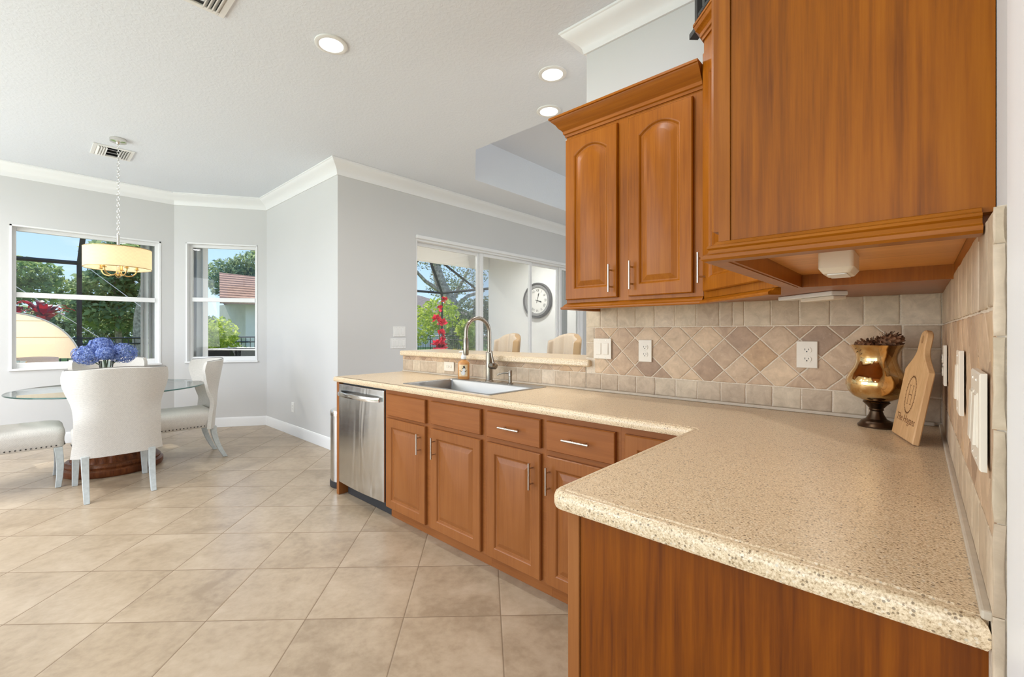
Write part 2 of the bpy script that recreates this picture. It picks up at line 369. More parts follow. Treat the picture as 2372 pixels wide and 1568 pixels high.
# ------------------------------------------------------------------ mesh builder
PM = {}      # world matrix of each thing when its parts were built
class MB:
    def __init__(s): s.v = []; s.f = []; s.mi = []; s.cm = 0
    def add(s, verts, faces):
        o = len(s.v); s.v += [tuple(x) for x in verts]
        for f in faces: s.f.append([o+i for i in f]); s.mi.append(s.cm)
        return s
    def box(s, x0, x1, y0, y1, z0, z1, mat=None):
        vs_ = [(x, y, z) for z in (z0, z1) for y in (y0, y1) for x in (x0, x1)]
        if mat is not None: vs_ = [mat @ Vector(p) for p in vs_]
        return s.add(vs_, [(0, 2, 3, 1), (4, 5, 7, 6), (0, 1, 5, 4), (2, 6, 7, 3), (0, 4, 6, 2), (1, 3, 7, 5)])
    def rings(s, rs, closed=True, cap=True, capend=None):
        n = len(rs[0]); vs_ = [p for r in rs for p in r]; fs = []
        for k in range(len(rs)-1):
            for i in range(n if closed else n-1):
                j = (i+1) % n; fs.append((k*n+i, k*n+j, (k+1)*n+j, (k+1)*n+i))
        if cap: fs.append(tuple(reversed(range(n))))
        if (cap if capend is None else capend): fs.append(tuple((len(rs)-1)*n+i for i in range(n)))
        return s.add(vs_, fs)
    def lathe(s, prof, c=(0, 0, 0), seg=32, mat=None, cap=True):
        rs = [[(c[0]+r*cos(2*pi*i/seg), c[1]+r*sin(2*pi*i/seg), c[2]+z) for i in range(seg)] for r, z in prof]
        if mat is not None: rs = [[mat @ Vector(p) for p in r] for r in rs]
        return s.rings(rs, cap=cap)
    def tube(s, path, r, seg=10, cap=True):
        P = [Vector(p) for p in path]; n = len(P); rad = r if isinstance(r, (list, tuple)) else [r]*n
        T = [(P[min(i+1, n-1)]-P[max(i-1, 0)]).normalized() for i in range(n)]
        up = Vector((0, 0, 1)) if abs(T[0].z) < .9 else Vector((1, 0, 0))
        N = (up-T[0]*up.dot(T[0])).normalized(); rs = []
        for i in range(n):
            N = (N-T[i]*N.dot(T[i])).normalized(); B = T[i].cross(N)
            rs.append([P[i]+(N*cos(2*pi*k/seg)+B*sin(2*pi*k/seg))*rad[i] for k in range(seg)])
        return s.rings(rs, cap=cap)
    def prism(s, poly, fn, d0, d1):
        """poly: 2D points; fn(u,v,d)->xyz"""
        return s.rings([[fn(u, v, d0) for u, v in poly], [fn(u, v, d1) for u, v in poly]])
    def ball(s, c, r, seg=12, rin=8, mat=None):
        rx, ry, rz = r if isinstance(r, (tuple, list)) else (r, r, r)
        rs = []
        for k in range(rin+1):
            t = pi*(k+.02 if k == 0 else (k-.02 if k == rin else k))/rin
            rs.append([(c[0]+rx*sin(t)*cos(2*pi*i/seg), c[1]+ry*sin(t)*sin(2*pi*i/seg), c[2]-rz*cos(t)) for i in range(seg)])
        if mat is not None: rs = [[mat @ Vector(p) for p in r_] for r_ in rs]
        return s.rings(rs)
    def build(s, name, mat, parent=None, smooth=None, bevel=0, bseg=2, subsurf=0):
        me = bpy.data.meshes.new(name)
        Mi = PM[parent.name].inverted() if parent is not None and parent.name in PM else None
        vs_ = [tuple(Mi @ Vector(p)) for p in s.v] if Mi is not None else s.v
        me.from_pydata(vs_, [], s.f)
        mats = mat if isinstance(mat, (list, tuple)) else [mat]
        for m_ in mats: me.materials.append(m_)
        if len(mats) > 1: me.polygons.foreach_set('material_index', s.mi)
        bm = bmesh.new(); bm.from_mesh(me); bmesh.ops.recalc_face_normals(bm, faces=bm.faces); bm.to_mesh(me); bm.free()
        if smooth is not None:
            me.polygons.foreach_set('use_smooth', [True]*len(me.polygons))
            me.set_sharp_from_angle(angle=radians(smooth))
        o = bpy.data.objects.new(name, me); COL.objects.link(o)
        if parent is not None: o.parent = parent
        if parent is not None and parent.name in PM: PM[o.name] = PM[parent.name]
        if bevel:
            b = o.modifiers.new('bevel', 'BEVEL'); b.width = bevel; b.segments = bseg; b.limit_method = 'ANGLE'; b.angle_limit = radians(40)
        if subsurf:
            d = o.modifiers.new('smooth', 'SUBSURF'); d.levels = subsurf; d.render_levels = subsurf
        return o
def tag(o, label=None, cat=None, group=None, kind=None):
    if label: o['label'] = label
    if cat: o['category'] = cat
    if group: o['group'] = group
    if kind: o['kind'] = kind
    return o
def thing(name, label, cat, loc=(0, 0, 0), rz=0, group=None, kind=None):
    o = bpy.data.objects.new(name, None); COL.objects.link(o); o.empty_display_size = .1
    o.location = loc; o.rotation_euler = (0, 0, rz)
    PM[o.name] = Matrix.Translation(loc) @ Matrix.Rotation(rz, 4, 'Z')
    return tag(o, label, cat, group, kind)
def kids(o): return [c for c in o.children]
def dup(root, loc, rz, label=None):
    def cp(o, par):
        c = o.copy(); COL.objects.link(c)
        if par is not None: c.parent = par
        for k in kids(o): cp(k, c)
        return c
    c = cp(root, None); c.location = loc; c.rotation_euler = (0, 0, rz)
    if label: c['label'] = label
    return c
def text_mesh(txt, size, fn, name, mat, parent, extrude=.0006, shear=0):
    """letters as a mesh, laid by fn(u, v, d) -> xyz"""
    cu = bpy.data.curves.new(name, 'FONT'); cu.body = txt; cu.size = size; cu.align_x = 'CENTER'; cu.align_y = 'CENTER'; cu.extrude = extrude; cu.shear = shear
    cu.resolution_u = 3
    tmp = bpy.data.objects.new(name+'_outline', cu); COL.objects.link(tmp)
    me = bpy.data.meshes.new_from_object(tmp)
    b = MB(); b.add([fn(v.co.x, v.co.y, v.co.z) for v in me.vertices], [tuple(p.vertices) for p in me.polygons])
    bpy.data.objects.remove(tmp); bpy.data.curves.remove(cu); bpy.data.meshes.remove(me)
    return b.build(name, mat, parent)

# ------------------------------------------------------------------ room shell
WX, SX = -7.03, -4.43                  # window wall, sliding-door wall
KY, KD = 2.296, 2.306                  # tile face and plaster of the sink wall
RX, RD = .063, .075                    # the same for the wall on the right
BY = 2.24                              # bright wall beside the nook
CA = (-6.437, BY); CB = (WX, 1.317)    # corners of the diagonal bay wall
CZ = 3.05

def wall(name, label, p0, p1, out, z0, z1, holes, mat, th=.16, kind='structure'):
    """wall from p0 to p1, inner face on that line, thickness along out; holes = (u0,u1,z0,z1)"""
    a = Vector(p0); d = (Vector(p1)-a); L = d.length; d.normalize(); o = Vector(out)
    us = sorted({0, L} | {h[0] for h in holes} | {h[1] for h in holes}); zs = sorted({z0, z1} | {h[2] for h in holes} | {h[3] for h in holes})
    b = MB()
    for i in range(len(us)-1):
        for k in range(len(zs)-1):
            um, zm = (us[i]+us[i+1])/2, (zs[k]+zs[k+1])/2
            if any(h[0] < um < h[1] and h[2] < zm < h[3] for h in holes): continue
            q = [a+d*us[i], a+d*us[i+1], a+d*us[i+1]+o*th, a+d*us[i]+o*th]
            b.rings([[(p.x, p.y, z) for p in q] for z in (zs[k], zs[k+1])])
    ob = b.build(name, mat)
    return tag(ob, label, 'wall', kind='structure')
fl = MB().box(WX-.2, 3.2, -3.2, 7.6, -.1, 0).build('floor', M['floor']); tag(fl, 'beige square tile floor laid diagonally', 'floor', kind='structure')

diag = Vector((CA[0]-CB[0], CA[1]-CB[1])); DL = diag.length; dn = diag.normalized(); dout = Vector((-dn.y, dn.x))
if dout.x > 0: dout = -dout
w1u0, w1u1 = -.111, 1.165     # window 1 along Y
wall('wall_left', 'pale grey wall with the large window', (WX, -3.2), (WX, CB[1]), (-1, 0), 0, CZ, [(w1u0+3.2, w1u1+3.2, .862, 2.398)], M['wall'])
w2a, w2b = (Vector((-6.952, 1.439))-Vector(CB)).length, (Vector((-6.506, 2.133))-Vector(CB)).length
wall('wall_bay', 'pale grey angled wall with the narrow window', CB, CA, (dout.x, dout.y), 0, CZ, [(w2a, w2b, .872, 2.42)], M['wall'])
wall('wall_nook', 'bright pale wall between narrow window and grey corner', CA, (SX-.002, BY), (0, 1), 0, CZ, [], M['wall'])
SY0, SY1 = 3.242, 6.95
wall('wall_slider', 'shaded grey wall with the sliding glass door', (SX, BY+.002), (SX, 7.6), (-1, 0), 0, CZ, [(SY0-BY-.002, SY1-BY-.002, 0, 2.41)], M['wall'])
wall('wall_family', 'family room wall behind the bar', (SX, 7.6), (3.2, 7.6), (0, 1), 0, 3.7, [], M['wall'])
wall('wall_family_side', 'far side wall of the family room', (3.2, 2.6), (3.2, 7.6), (1, 0), 0, 3.7, [], M['wall'])
wk = wall('wall_kitchen', 'kitchen wall behind the wall cabinets', (-1.448, KD), (RD+.15, KD), (0, 1), 0, CZ, [], M['wall'], .13)
wr = wall('wall_right', 'wall at the right edge with tile backsplash', (RD, .45), (RD, KD-.001), (1, 0), 0, CZ, [], M['wall'], .14)
wp = wall('wall_bar', 'low tiled half wall carrying the bar ledge', (-3.335, KD), (-1.45, KD), (0, 1), 0, 1.054, [], M['wall'], .12)
# ceiling with the octagonal tray of the family room
tray = [(-3.165, 3.03), (-3.79, 3.62), (-3.79, 6.5), (-3.17, 7.1), (1.9, 7.1), (2.5, 6.5), (2.5, 3.62), (1.9, 3.03)]
outer = [(WX-.25, -3.2), (3.35, -3.2), (3.35, 7.75), (WX-.25, 7.75)]
b = MB()
pts = outer+tray
tri = tessellate_polygon([[Vector((x, y, 0)) for x, y in outer], [Vector((x, y, 0)) for x, y in tray]])
for zz in (CZ, CZ+.02): b.add([(x, y, zz) for x, y in pts], [tuple(t) for t in tri])
TZ = 3.55
b.add([(x, y, CZ) for x, y in tray]+[(x, y, TZ) for x, y in tray], [(i, (i+1) % 8, 8+(i+1) % 8, 8+i) for i in range(8)]+[tuple(range(8, 16))])
ce = b.build('ceiling', M['ceil']); tag(ce, 'white knockdown textured ceiling with a tray recess', 'ceiling', kind='structure')

def sweep(path, prof, side=1, closed=False):
    """profile (offset, z) swept along a 2D path with mitres; side=+1 offsets to the left of travel"""
    P = [Vector(p) for p in path]; n = len(P); rs = []
    for i in range(n):
        d0 = (P[i]-P[i-1]).normalized() if i > 0 else None; d1 = (P[i+1]-P[i]).normalized() if i < n-1 else None
        n0 = Vector((-d0.y, d0.x))*side if d0 else None; n1 = Vector((-d1.y, d1.x))*side if d1 else None
        if n0 is None: m = n1
        elif n1 is None: m = n0
        else: m = (n0+n1)/(1+n0.dot(n1))
        rs.append([(P[i].x+m.x*o, P[i].y+m.y*o, z) for o, z in prof])
    return MB().rings(rs)
def crown_prof(h, pr, zt):
    p = [(0, zt-h), (.012, zt-h), (.016, zt-h+.014)]
    for t in range(1, 8):
        a = t/8; p.append((.016+(pr-.03)*(a**1.5), zt-h+.014+(h-.045)*(a**.75)))
    p += [(pr-.012, zt-.024), (pr-.008, zt-.016), (pr, zt-.012), (pr, zt), (0, zt)]
    return p
o = sweep([(SX, 7.59), (SX, BY), CA, CB, (WX, -3.19)], crown_prof(.14, .115, CZ-.001), 1).build('trim_1', M['trim'], smooth=25)
tag(o, 'white crown moulding along nook and sliding door walls', 'moulding', kind='structure')
o = sweep([(RD-.001, .46), (RD-.001, KD-.001), (-1.448, KD-.001), (-1.448, KD+.13)], crown_prof(.125, .12, CZ-.001), 1).build('trim_2', M['trim'], smooth=25)
tag(o, 'white crown moulding above the kitchen cabinets', 'moulding', kind='structure')
bp = [(0, 0.001), (.015, 0.001), (.015, .1), (.011, .112), (.007, .122), (0, .125)]
o = sweep([(SX, SY0-.05), (SX, BY), CA, CB, (WX, -3.19)], bp, 1).build('baseboard_left', M['trim'], smooth=25)
tag(o, 'white baseboard round the breakfast nook', 'baseboard', kind='structure')
o = MB().box(RD-.004, RD-.0005, .46, .742, .002, CZ-.13).build('trim_3', M['trim']); tag(o, 'white trim strip at the right frame edge', 'trim', kind='structure')

# windows: reveal lining, frame, meeting rail, sill, panes
def window(name, label, fn, u0, u1, z0, z1, depth, rail):
    """fn(u, d, z): d outward from the room"""
    t = thing(name, label, 'window', fn((u0+u1)/2, .08, z0), kind='structure')
    def bx(b, ua, ub, da, db, za, zb):
        b.rings([[fn(ua, da, z), fn(ub, da, z), fn(ub, db, z), fn(ua, db, z)] for z in (za, zb)])
    b = MB(); w = .045; d0, d1 = depth, depth+.05
    bx(b, u0, u0+w*.8, d0, d1, z0, z1); bx(b, u1-w*.8, u1, d0, d1, z0, z1); bx(b, u0+w*.8, u1-w*.8, d0, d1, z1-.04, z1); bx(b, u0+w*.8, u1-w*.8, d0, d1, z0, z0+.06)
    b.build('window_frame', M['trim'], t, bevel=.004)
    b = MB(); bx(b, u0+w*.8, u1-w*.8, d0-.012, d1-.01, rail-.028, rail+.028); b.build('meeting_rail', M['trim'], t, bevel=.005)
    b = MB()
    for ua, ub in ((u0-.012, u0+.004), (u1-.004, u1+.012)): bx(b, ua, ub, -.006, depth, z0-.012, z1+.012)
    bx(b, u0-.012, u1+.012, -.006, depth, z1-.004, z1+.012); b.build('reveal', M['trim'], t)
    b = MB(); bx(b, u0-.02, u1+.02, -.022, depth, z0-.018, z0+.004); b.build('window_sill', M['trim'], t, bevel=.004)
    for za, zb in ((z0+.06, rail-.028), (rail+.028, z1-.04)):
        b = MB(); bx(b, u0+w*.8, u1-w*.8, d0+.02, d0+.024, za, zb); b.build('pane', M['pane'], t)
    return t
window('window_1', 'large white single hung window behind the dining table', lambda u, d, z: (WX-d, u, z), w1u0, w1u1, .862, 2.398, .07, 1.665)
def fd(u, d, z): return (CB[0]+dn.x*u+dout.x*d, CB[1]+dn.y*u+dout.y*d, z)
window('window_2', 'narrow white single hung window in the angled wall', fd, w2a, w2b, .872, 2.42, .07, 1.69)

# sliding door
def slider():
    t = thing('door_1', 'white framed sliding glass door onto the lanai', 'sliding door', (SX-.06, SY0, 0), kind='structure')
    x0, x1 = SX-.13, SX-.005
    b = MB(); b.box(x0, x1, SY0, SY1, 2.372, 2.41); b.box(x0, x1, SY0, SY0+.022, 0, 2.372); b.box(x0, x1, SY1-.05, SY1, 0, 2.372); b.box(x0, x1, SY0, SY1, 0, .03)
    b.build('door_frame', M['trim'], t, bevel=.004)
    b = MB(); b.box(SX-.004, SX+.03, SY0-.01, SY1+.01, 2.396, 2.44); b.build('head_trim', M['trim'], t, bevel=.008)
    for k, (ya, yb) in enumerate(((3.264, 4.40), (4.38, 5.52), (5.50, 6.30), (6.28, 6.90))):
        xa = SX-.115+.036*(k % 2)
        p = MB()
        p.box(xa, xa+.032, ya, ya+.055, .03, 2.372); p.box(xa, xa+.032, yb-.055, yb, .03, 2.372)
        p.box(xa, xa+.032, ya+.055, yb-.055, .03, .12); p.box(xa, xa+.032, ya+.055, yb-.055, 2.33, 2.372)
        q = p.build('door_panel', M['trim'], t, bevel=.004)
        MB().box(xa+.013, xa+.017, ya+.055, yb-.055, .12, 2.33).build('pane', M['pane'], q)
slider()
# folded hurricane shutters
def shutter(label, fn, u0, u1, z0, z1, n, d0=.17):
    t = thing('hurricane_shutter', label, 'shutter', fn((u0+u1)/2, d0+.04, z0))
    for k in range(n):
        ua = u0+(u1-u0)*k/n; ub = ua+(u1-u0)/n*.9
        da, db = (d0, d0+.075) if k % 2 == 0 else (d0+.075, d0)
        q = [(ua, da), (ub, db), (ub, db+.012), (ua, da+.012)]
        MB().rings([[fn(u, d, z) for u, d in q] for z in (z0, z1)]).build('slat', M['shutter'], t)
    for za, zb in ((z0-.04, z0), (z1, z1+.04)):
        b = MB(); b.rings([[fn(u, d, z) for u, d in ((u0-.02, d0-.01), (u1+.02, d0-.01), (u1+.02, d0+.1), (u0-.02, d0+.1))] for z in (za, zb)])
        b.build('track', M['shutter'], t)
shutter('white folded hurricane shutter at the right of the large window', lambda u, d, z: (WX-d, u, z), 1.0, 1.16, .86, 2.44, 4)
shutter('white folded hurricane shutter at the left of the narrow window', fd, w2a-.02, w2a+.16, .87, 2.46, 5)
shutter('grey folded hurricane shutter at the far end of the sliding door', lambda u, d, z: (SX-.03-d, u, z), 6.42, 6.78, .06, 2.4, 7)

# ------------------------------------------------------------------ backsplash tiles (one mesh per wall, every tile modelled)
def clip(poly, x0, x1, y0, y1):
    def cut(P, ins, inter):
        out = []
        for i in range(len(P)):
            a, c = P[i-1], P[i]
            if ins(c):
                if not ins(a): out.append(inter(a, c))
                out.append(c)
            elif ins(a): out.append(inter(a, c))
        return out
    def ix(v): return lambda a, c: (v, a[1]+(c[1]-a[1])*(v-a[0])/(c[0]-a[0]))
    def iy(v): return lambda a, c: (a[0]+(c[0]-a[0])*(v-a[1])/(c[1]-a[1]), v)
    for ins, it in ((lambda p: p[0] >= x0, ix(x0)), (lambda p: p[0] <= x1, ix(x1)), (lambda p: p[1] >= y0, iy(y0)), (lambda p: p[1] <= y1, iy(y1))):
        if poly: poly = cut(poly, ins, it)
    return poly
def inset(poly, d):
    n = len(poly); out = []
    ar = sum(poly[i-1][0]*poly[i][1]-poly[i][0]*poly[i-1][1] for i in range(n))
    s = 1 if ar > 0 else -1
    for i in range(n):
        p0, p1, p2 = Vector(poly[i-1]), Vector(poly[i]), Vector(poly[(i+1) % n])
        d0, d1 = (p1-p0), (p2-p1)
        if d0.length < 1e-6 or d1.length < 1e-6: out.append(tuple(p1)); continue
        d0.normalize(); d1.normalize(); n0 = Vector((-d0.y, d0.x))*s; n1 = Vector((-d1.y, d1.x))*s
        k = 1+n0.dot(n1)
        m = (n0+n1)/max(k, .35)
        out.append(tuple(p1+m*d))
    return out
def area(p): return abs(sum(p[i-1][0]*p[i][1]-p[i][0]*p[i-1][1] for i in range(len(p))))/2
def tiles(polys, fn, b, g=.0055):
    """each polygon becomes a tumbled tile: wobbly edge, pillowed rim. fn(u, v, d) d = out of wall"""
    for poly in polys:
        q = []
        for p in poly:
            if not q or (Vector(p)-Vector(q[-1])).length > .004: q.append(p)
        if len(q) > 2 and (Vector(q[0])-Vector(q[-1])).length < .004: q.pop()
        if len(q) < 3 or area(q) < .00025: continue
        a = inset(q, g/2)
        fine = []
        for i in range(len(a)):
            p0, p1 = Vector(a[i]), Vector(a[(i+1) % len(a)])
            k = max(1, int((p1-p0).length/.02))
            for t in range(k):
                p = p0.lerp(p1, t/k); fine.append((p.x+random.uniform(-.0009, .0009), p.y+random.uniform(-.0009, .0009)))
        c = inset_center(fine)
        def toward(p, d):
            v = Vector((c[0]-p[0], c[1]-p[1])); L = v.length
            v = v/L*min(d, L*.4); return (p[0]+v.x, p[1]+v.y)
        h = .0034+random.uniform(-.0005, .0005)
        rs = [[fn(u, v, .0) for u, v in fine], [fn(u, v, h*.55) for u, v in fine],
              [fn(*toward(p, .0022), h*.9) for p in fine], [fn(*toward(p, .006), h) for p in fine]]
        b.rings(rs)
def inset_center(p): return (sum(x for x, _ in p)/len(p), sum(y for _, y in p)/len(p))
Z0, ZA, ZB, ZT, ZM, DD = .924, 1.017, 1.287, 1.405, 1.152, .1522
def row(u0, u1, start, pitch, z0, z1, halves=()):
    out = []; js = [start+pitch*k for k in range(int((u1-start)/pitch)+2)]
    js = [u for u in js if u0+.008 < u < u1-.008]+[u0, u1]+[h for h in halves if u0 < h < u1]
    js = sorted(set(js))
    for a, c in zip(js[:-1], js[1:]): out.append([(a, z0), (c, z0), (c, z1), (a, z1)])
    return out
def diamonds(u0, u1, z0, z1, phase):
    out = []; n0 = int((u0-phase)/(DD/2))-2; n1 = int((u1-phase)/(DD/2))+2
    for i in range(n0, n1+1):
        for k in range(-3, 4):
            if (i+k) % 2 == 0: continue
            cx, cz = phase+i*DD/2, ZM+k*DD/2
            p = clip([(cx-DD/2, cz), (cx, cz-DD/2), (cx+DD/2, cz), (cx, cz+DD/2)], u0, u1, z0, z1)
            if len(p) > 2: out.append(p)
    return out
fk = lambda u, v, d: (u, KY+.0030-d, v)
fr = lambda u, v, d: (RX+.0030-d, u, v)
def shifted(b0): return b0
# sink wall
bs = MB().box(-1.446, RX+.003, KY+.0031, KD-.0004, .9155, ZT).build('backsplash', M['grout'], wk)
b = MB(); tiles(row(-1.446, RX, -1.347-.108*2, .108, ZB, ZT, (-.640,))+row(-1.446, RX, -1.453-.1085, .1085, Z0, ZA), fk, b)
tiles([[(-1.446, z), (-1.388, z), (-1.388, z+.09), (-1.446, z+.09)] for z in (1.107, 1.197)], fk, b)
tiles([[(-.045, z), (RX, z), (RX, z+.09), (-.045, z+.09)] for z in (1.017, 1.107, 1.197)], fk, b)
b.build('square_tiles', M['trav'], bs, smooth=40)
b = MB(); tiles(diamonds(-1.388, -.045, ZA, ZB, -.907), fk, b); b.build('diamond_tiles', M['trav_dark'], bs, smooth=40)
# half wall under the ledge
bb = MB().box(-3.335, -1.45, KY+.0031, KD-.0004, .9155, 1.0538).build('backsplash', M['grout'], wp)
b = MB(); tiles(row(-3.335, -1.45, -1.453-.1085*18, .1085, Z0, ZA), fk, b, g=.005); b.build('square_tiles', M['trav'], bb, smooth=40)
b = MB(); tiles(diamonds(-3.335, -1.45, ZA, 1.053, -.907), fk, b, g=.005); b.build('diamond_tiles', M['trav_dark'], bb, smooth=40)
# right wall
YE = .77
br = MB().box(RX+.0031, RD-.0005, YE, KY-.001, .9155, ZT).build('backsplash', M['grout'], wr)
b = MB(); tiles(row(YE+.002, KY-.004, YE+.064, .108, ZB, ZT)+row(YE+.002, KY-.004, YE+.064, .1085, Z0, ZA), fr, b)
b.build('square_tiles', M['trav'], br, smooth=40)
b = MB(); tiles(diamonds(YE+.002, KY-.004, ZA, ZB, YE+.11), fr, b); b.build('diamond_tiles', M['trav_dark'], br, smooth=40)
b = MB()
tiles([[(RX-.0015, z), (RD-.0015, z), (RD-.0015, min(z+.108, ZT)), (RX-.0015, min(z+.108, ZT))] for z in (.498, .606, .714, .822, .93, 1.038, 1.146, 1.254, 1.36)], lambda u, v, d: (u, YE-.0003-d, v), b, g=.002)
b.build('edge_tiles', M['trav'], br, smooth=40)

MB().box(RX+.0002, RD-.0005, YE+.0005, .8185, .3, .9154).build('backsplash_edge', M['grout'], wr)
# ------------------------------------------------------------------ cabinets
def bar_pull(a, c, out, parent, r=.0055, stand=.03, mat=None):
    a, c, out = Vector(a), Vector(c), Vector(out); L = (c-a).length; d = (c-a)/L
    b = MB(); b.tube([a+out*stand, c+out*stand], r, 10)
    for t in (.2, .8):
        p = a+d*L*t; b.tube([p, p+out*stand], r*.75, 8)
    return b.build('handle', mat or M['nickel'], parent, smooth=40)
def panel_door(fn, w, h, parent, mat, arch=0, fw=.057, t=.02, name='door', raised=True):
    """fn(u, v, d): u 0..w, v 0..h, d out of the carcass"""
    N = 14
    def loop(ins, d, arched=True):
        x0, x1, y0, y1 = ins, w-ins, ins, h-ins
        ar = arch if (arched and arch) else 0
        pts_ = [(x0, y0), (x1, y0)]
        for i in range(N+1):
            s = i/N; x = x1+(x0-x1)*s
            y = (y1-ar)+ar*4*s*(1-s) if ar else y1
            pts_.append((x, y))
        return [fn(u, v, d) for u, v in pts_]
    b = MB()
    rs = [loop(0, .0005, False), loop(0, t-.005, False), loop(.004, t, False)]
    if raised:
        rs += [loop(fw-.004, t), loop(fw, t-.002), loop(fw+.006, t-.009), loop(fw+.012, t-.010), loop(fw+.034, t-.002), loop(fw+.037, t-.001)]
    b.rings(rs)
    return b.build(name, mat, parent, smooth=20)
FY = 1.672     # face of the base cabinets
def fb(x0, z0): return lambda u, v, d: (x0+u, FY-d, z0+v)
def base_cabinet(name, label, x0, x1, group, side_l=True):
    t = thing(name, label, 'cabinet', ((x0+x1)/2, FY+.3, 0), group=group)
    b = MB(); zt = .873
    b.box(x0, x0+.018, FY+.02, 2.28, .1, zt); b.box(x1-.018, x1, FY+.02, 2.28, .1, zt); b.box(x0+.018, x1-.018, FY+.02, 2.28, .1, .118); b.box(x0+.018, x1-.018, 2.26, 2.28, .118, zt)
    b.build('carcass', M['wood_low'], t)
    MB().box(x0, x1, FY, FY+.0195, .082, zt).build('face_frame', M['wood_low_x'], t)
    MB().box(x0, x1, FY+.045, FY+.065, .001, .0995).build('toe_kick', M['wood_low_x'], t)
    return t
G = 'base cabinets under the sink counter'
def door_b(t, x0, x1, z0, z1, hx):
    d = panel_door(fb(x0, z0), x1-x0, z1-z0, t, M['wood_low'])
    bar_pull((hx, FY-.02, z1-.17), (hx, FY-.02, z1-.045), (0, -1, 0), d)
def drawer_b(t, x0, x1, z0, z1, pull=True):
    d = panel_door(fb(x0, z0), x1-x0, z1-z0, t, M['wood_low_x'], raised=False, name='drawer' if pull else 'false_front')
    if pull: bar_pull(((x0+x1)/2-.068, FY-.02, (z0+z1)/2), ((x0+x1)/2+.068, FY-.02, (z0+z1)/2), (0, -1, 0), d)
t = base_cabinet('sink_base_cabinet', 'wide maple base cabinet with two doors under the sink', -2.625, -1.668, G)
drawer_b(t, -2.592, -2.172, .705, .848, False); drawer_b(t, -2.116, -1.693, .712, .848, False)
door_b(t, -2.592, -2.172, .09, .686, -2.215); door_b(t, -2.116, -1.693, .09, .686, -2.073)
t = base_cabinet('drawer_base_cabinet', 'maple base cabinet with drawer and single door right of sink cabinet', -1.6675, -1.2665, G)
drawer_b(t, -1.646, -1.292, .712, .848); door_b(t, -1.646, -1.292, .09, .686, -1.335)
t = base_cabinet('drawer_base_cabinet', 'maple base cabinet with drawer and door half hidden by the peninsula', -1.266, -.886, G)
drawer_b(t, -1.256, -.905, .712, .848); door_b(t, -1.256, -.905, .09, .686, -1.235)
t = base_cabinet('corner_base_cabinet', 'dark maple corner base cabinet tucked behind the peninsula', -.8855, -.5, G)
door_b(t, -.862, -.6, .09, .848, -.62)
# peninsula
t = thing('peninsula_cabinet', 'maple peninsula base cabinet with plain figured end panel in the foreground', 'cabinet', (-.25, 1.2, 0))
MB().box(-.538, RD-.001, .835, 1.6, .002, .873).build('carcass', M['wood_low'], t)
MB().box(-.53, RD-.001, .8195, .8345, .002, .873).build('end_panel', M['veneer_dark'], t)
MB().box(-.560, -.531, .815, .8345, .002, .873).build('stile', M['wood_low'], t, bevel=.002)
MB().box(-.560, -.5395, .835, 1.6, .082, .873).build('face_frame', M['wood_low'], t)
# dishwasher and its end leg
t = thing('dishwasher', 'stainless steel dishwasher at the end of the sink counter', 'dishwasher', (-2.95, 1.95, 0))
MB().box(-3.235, -2.634, FY+.01, 2.26, .12, .868).build('tub', M['black_rubber'], t)
b = MB(); sec = []
for k in range(13):
    a = k/12; sec.append((-3.262+.628*a, FY-.012-.012*sin(pi*a)))
rs = [[(x, y, z) for x, y in sec]+[(-2.634, FY+.009, z), (-3.262, FY+.009, z)] for z in (.104, .11, .855, .862)]
dw = b.rings(rs).build('door', M['dish_steel'], t, smooth=40, bevel=.003)
h = []
for k in range(15):
    a = k/14; h.append((-3.235+.57*a, FY-.026-.052*sin(pi*a)**.45, .795))
b = MB(); rs = []
for x, y, z in h: rs.append([(x, y+.008, z-.014), (x, y-.005, z-.014), (x, y-.008, z), (x, y-.005, z+.016), (x, y+.008, z+.016)])
b.rings(rs).build('handle', M['chrome'], dw, smooth=50)
MB().box(-3.235, -2.634, FY+.05, FY+.065, .004, .103).build('toe_kick', M['black_rubber'], t)
t = MB().box(-3.30, -3.264, FY-.012, 2.285, .001, .873).build('end_panel_leg', M['wood_low'], bevel=.002); tag(t, 'narrow brown support panel left of the dishwasher', 'panel')
t['label'] = 'narrow brown support panel left of the dishwasher'
filler = MB().box(-2.6305, -2.6265, FY, 2.27, .1, .873).build('filler_strip', M['toe']); tag(filler, 'dark filler strip between dishwasher and sink cabinet', 'panel')

# worktop: L shape, eased edge, sink cut-out
SKX0, SKX1, SKY0, SKY1 = -2.50, -1.715, 1.745, 2.225
def rounded(poly, radii, seg=5):
    out = []; n = len(poly)
    for i in range(n):
        p, a, c = Vector(poly[i]), Vector(poly[i-1]), Vector(poly[(i+1) % n]); r = radii[i]
        if r <= 0: out.append(tuple(p)); continue
        da, dc = (a-p).normalized(), (c-p).normalized()
        s, e2 = p+da*r, p+dc*r; ctr = p+da*r+dc*r
        for k in range(seg+1):
            w = k/seg*pi/2; q = ctr+(s-ctr)*cos(w)+(e2-ctr)*sin(w); out.append(tuple(q))
    return out
cp = [(-3.33, 1.64), (-.592, 1.64), (-.592, .785), (RX, .785), (RX, KY), (-3.33, KY)]
rp = rounded(cp, [.02, .018, .035, 0, 0, 0])
b = MB()
def keep(poly, i):  # back edges stay on the wall line
    return [(min(max(x, -3.33+ (0)), RX), min(y, KY)) for x, y in poly]
levels = [(.010, .8762), (.003, .8775), (0, .884), (0, .900), (.003, .908), (.008, .9125), (.016, .9135), (.021, .9118), (.024, .9118), (.027, .914)]
rs = [[(x, y, z) for x, y in inset(rp, i)] for i, z in levels]
n = len(rp); b.rings(rs, cap=False)
top = inset(rp, .027); hole = [(SKX0, SKY0), (SKX1, SKY0), (SKX1, SKY1), (SKX0, SKY1)]
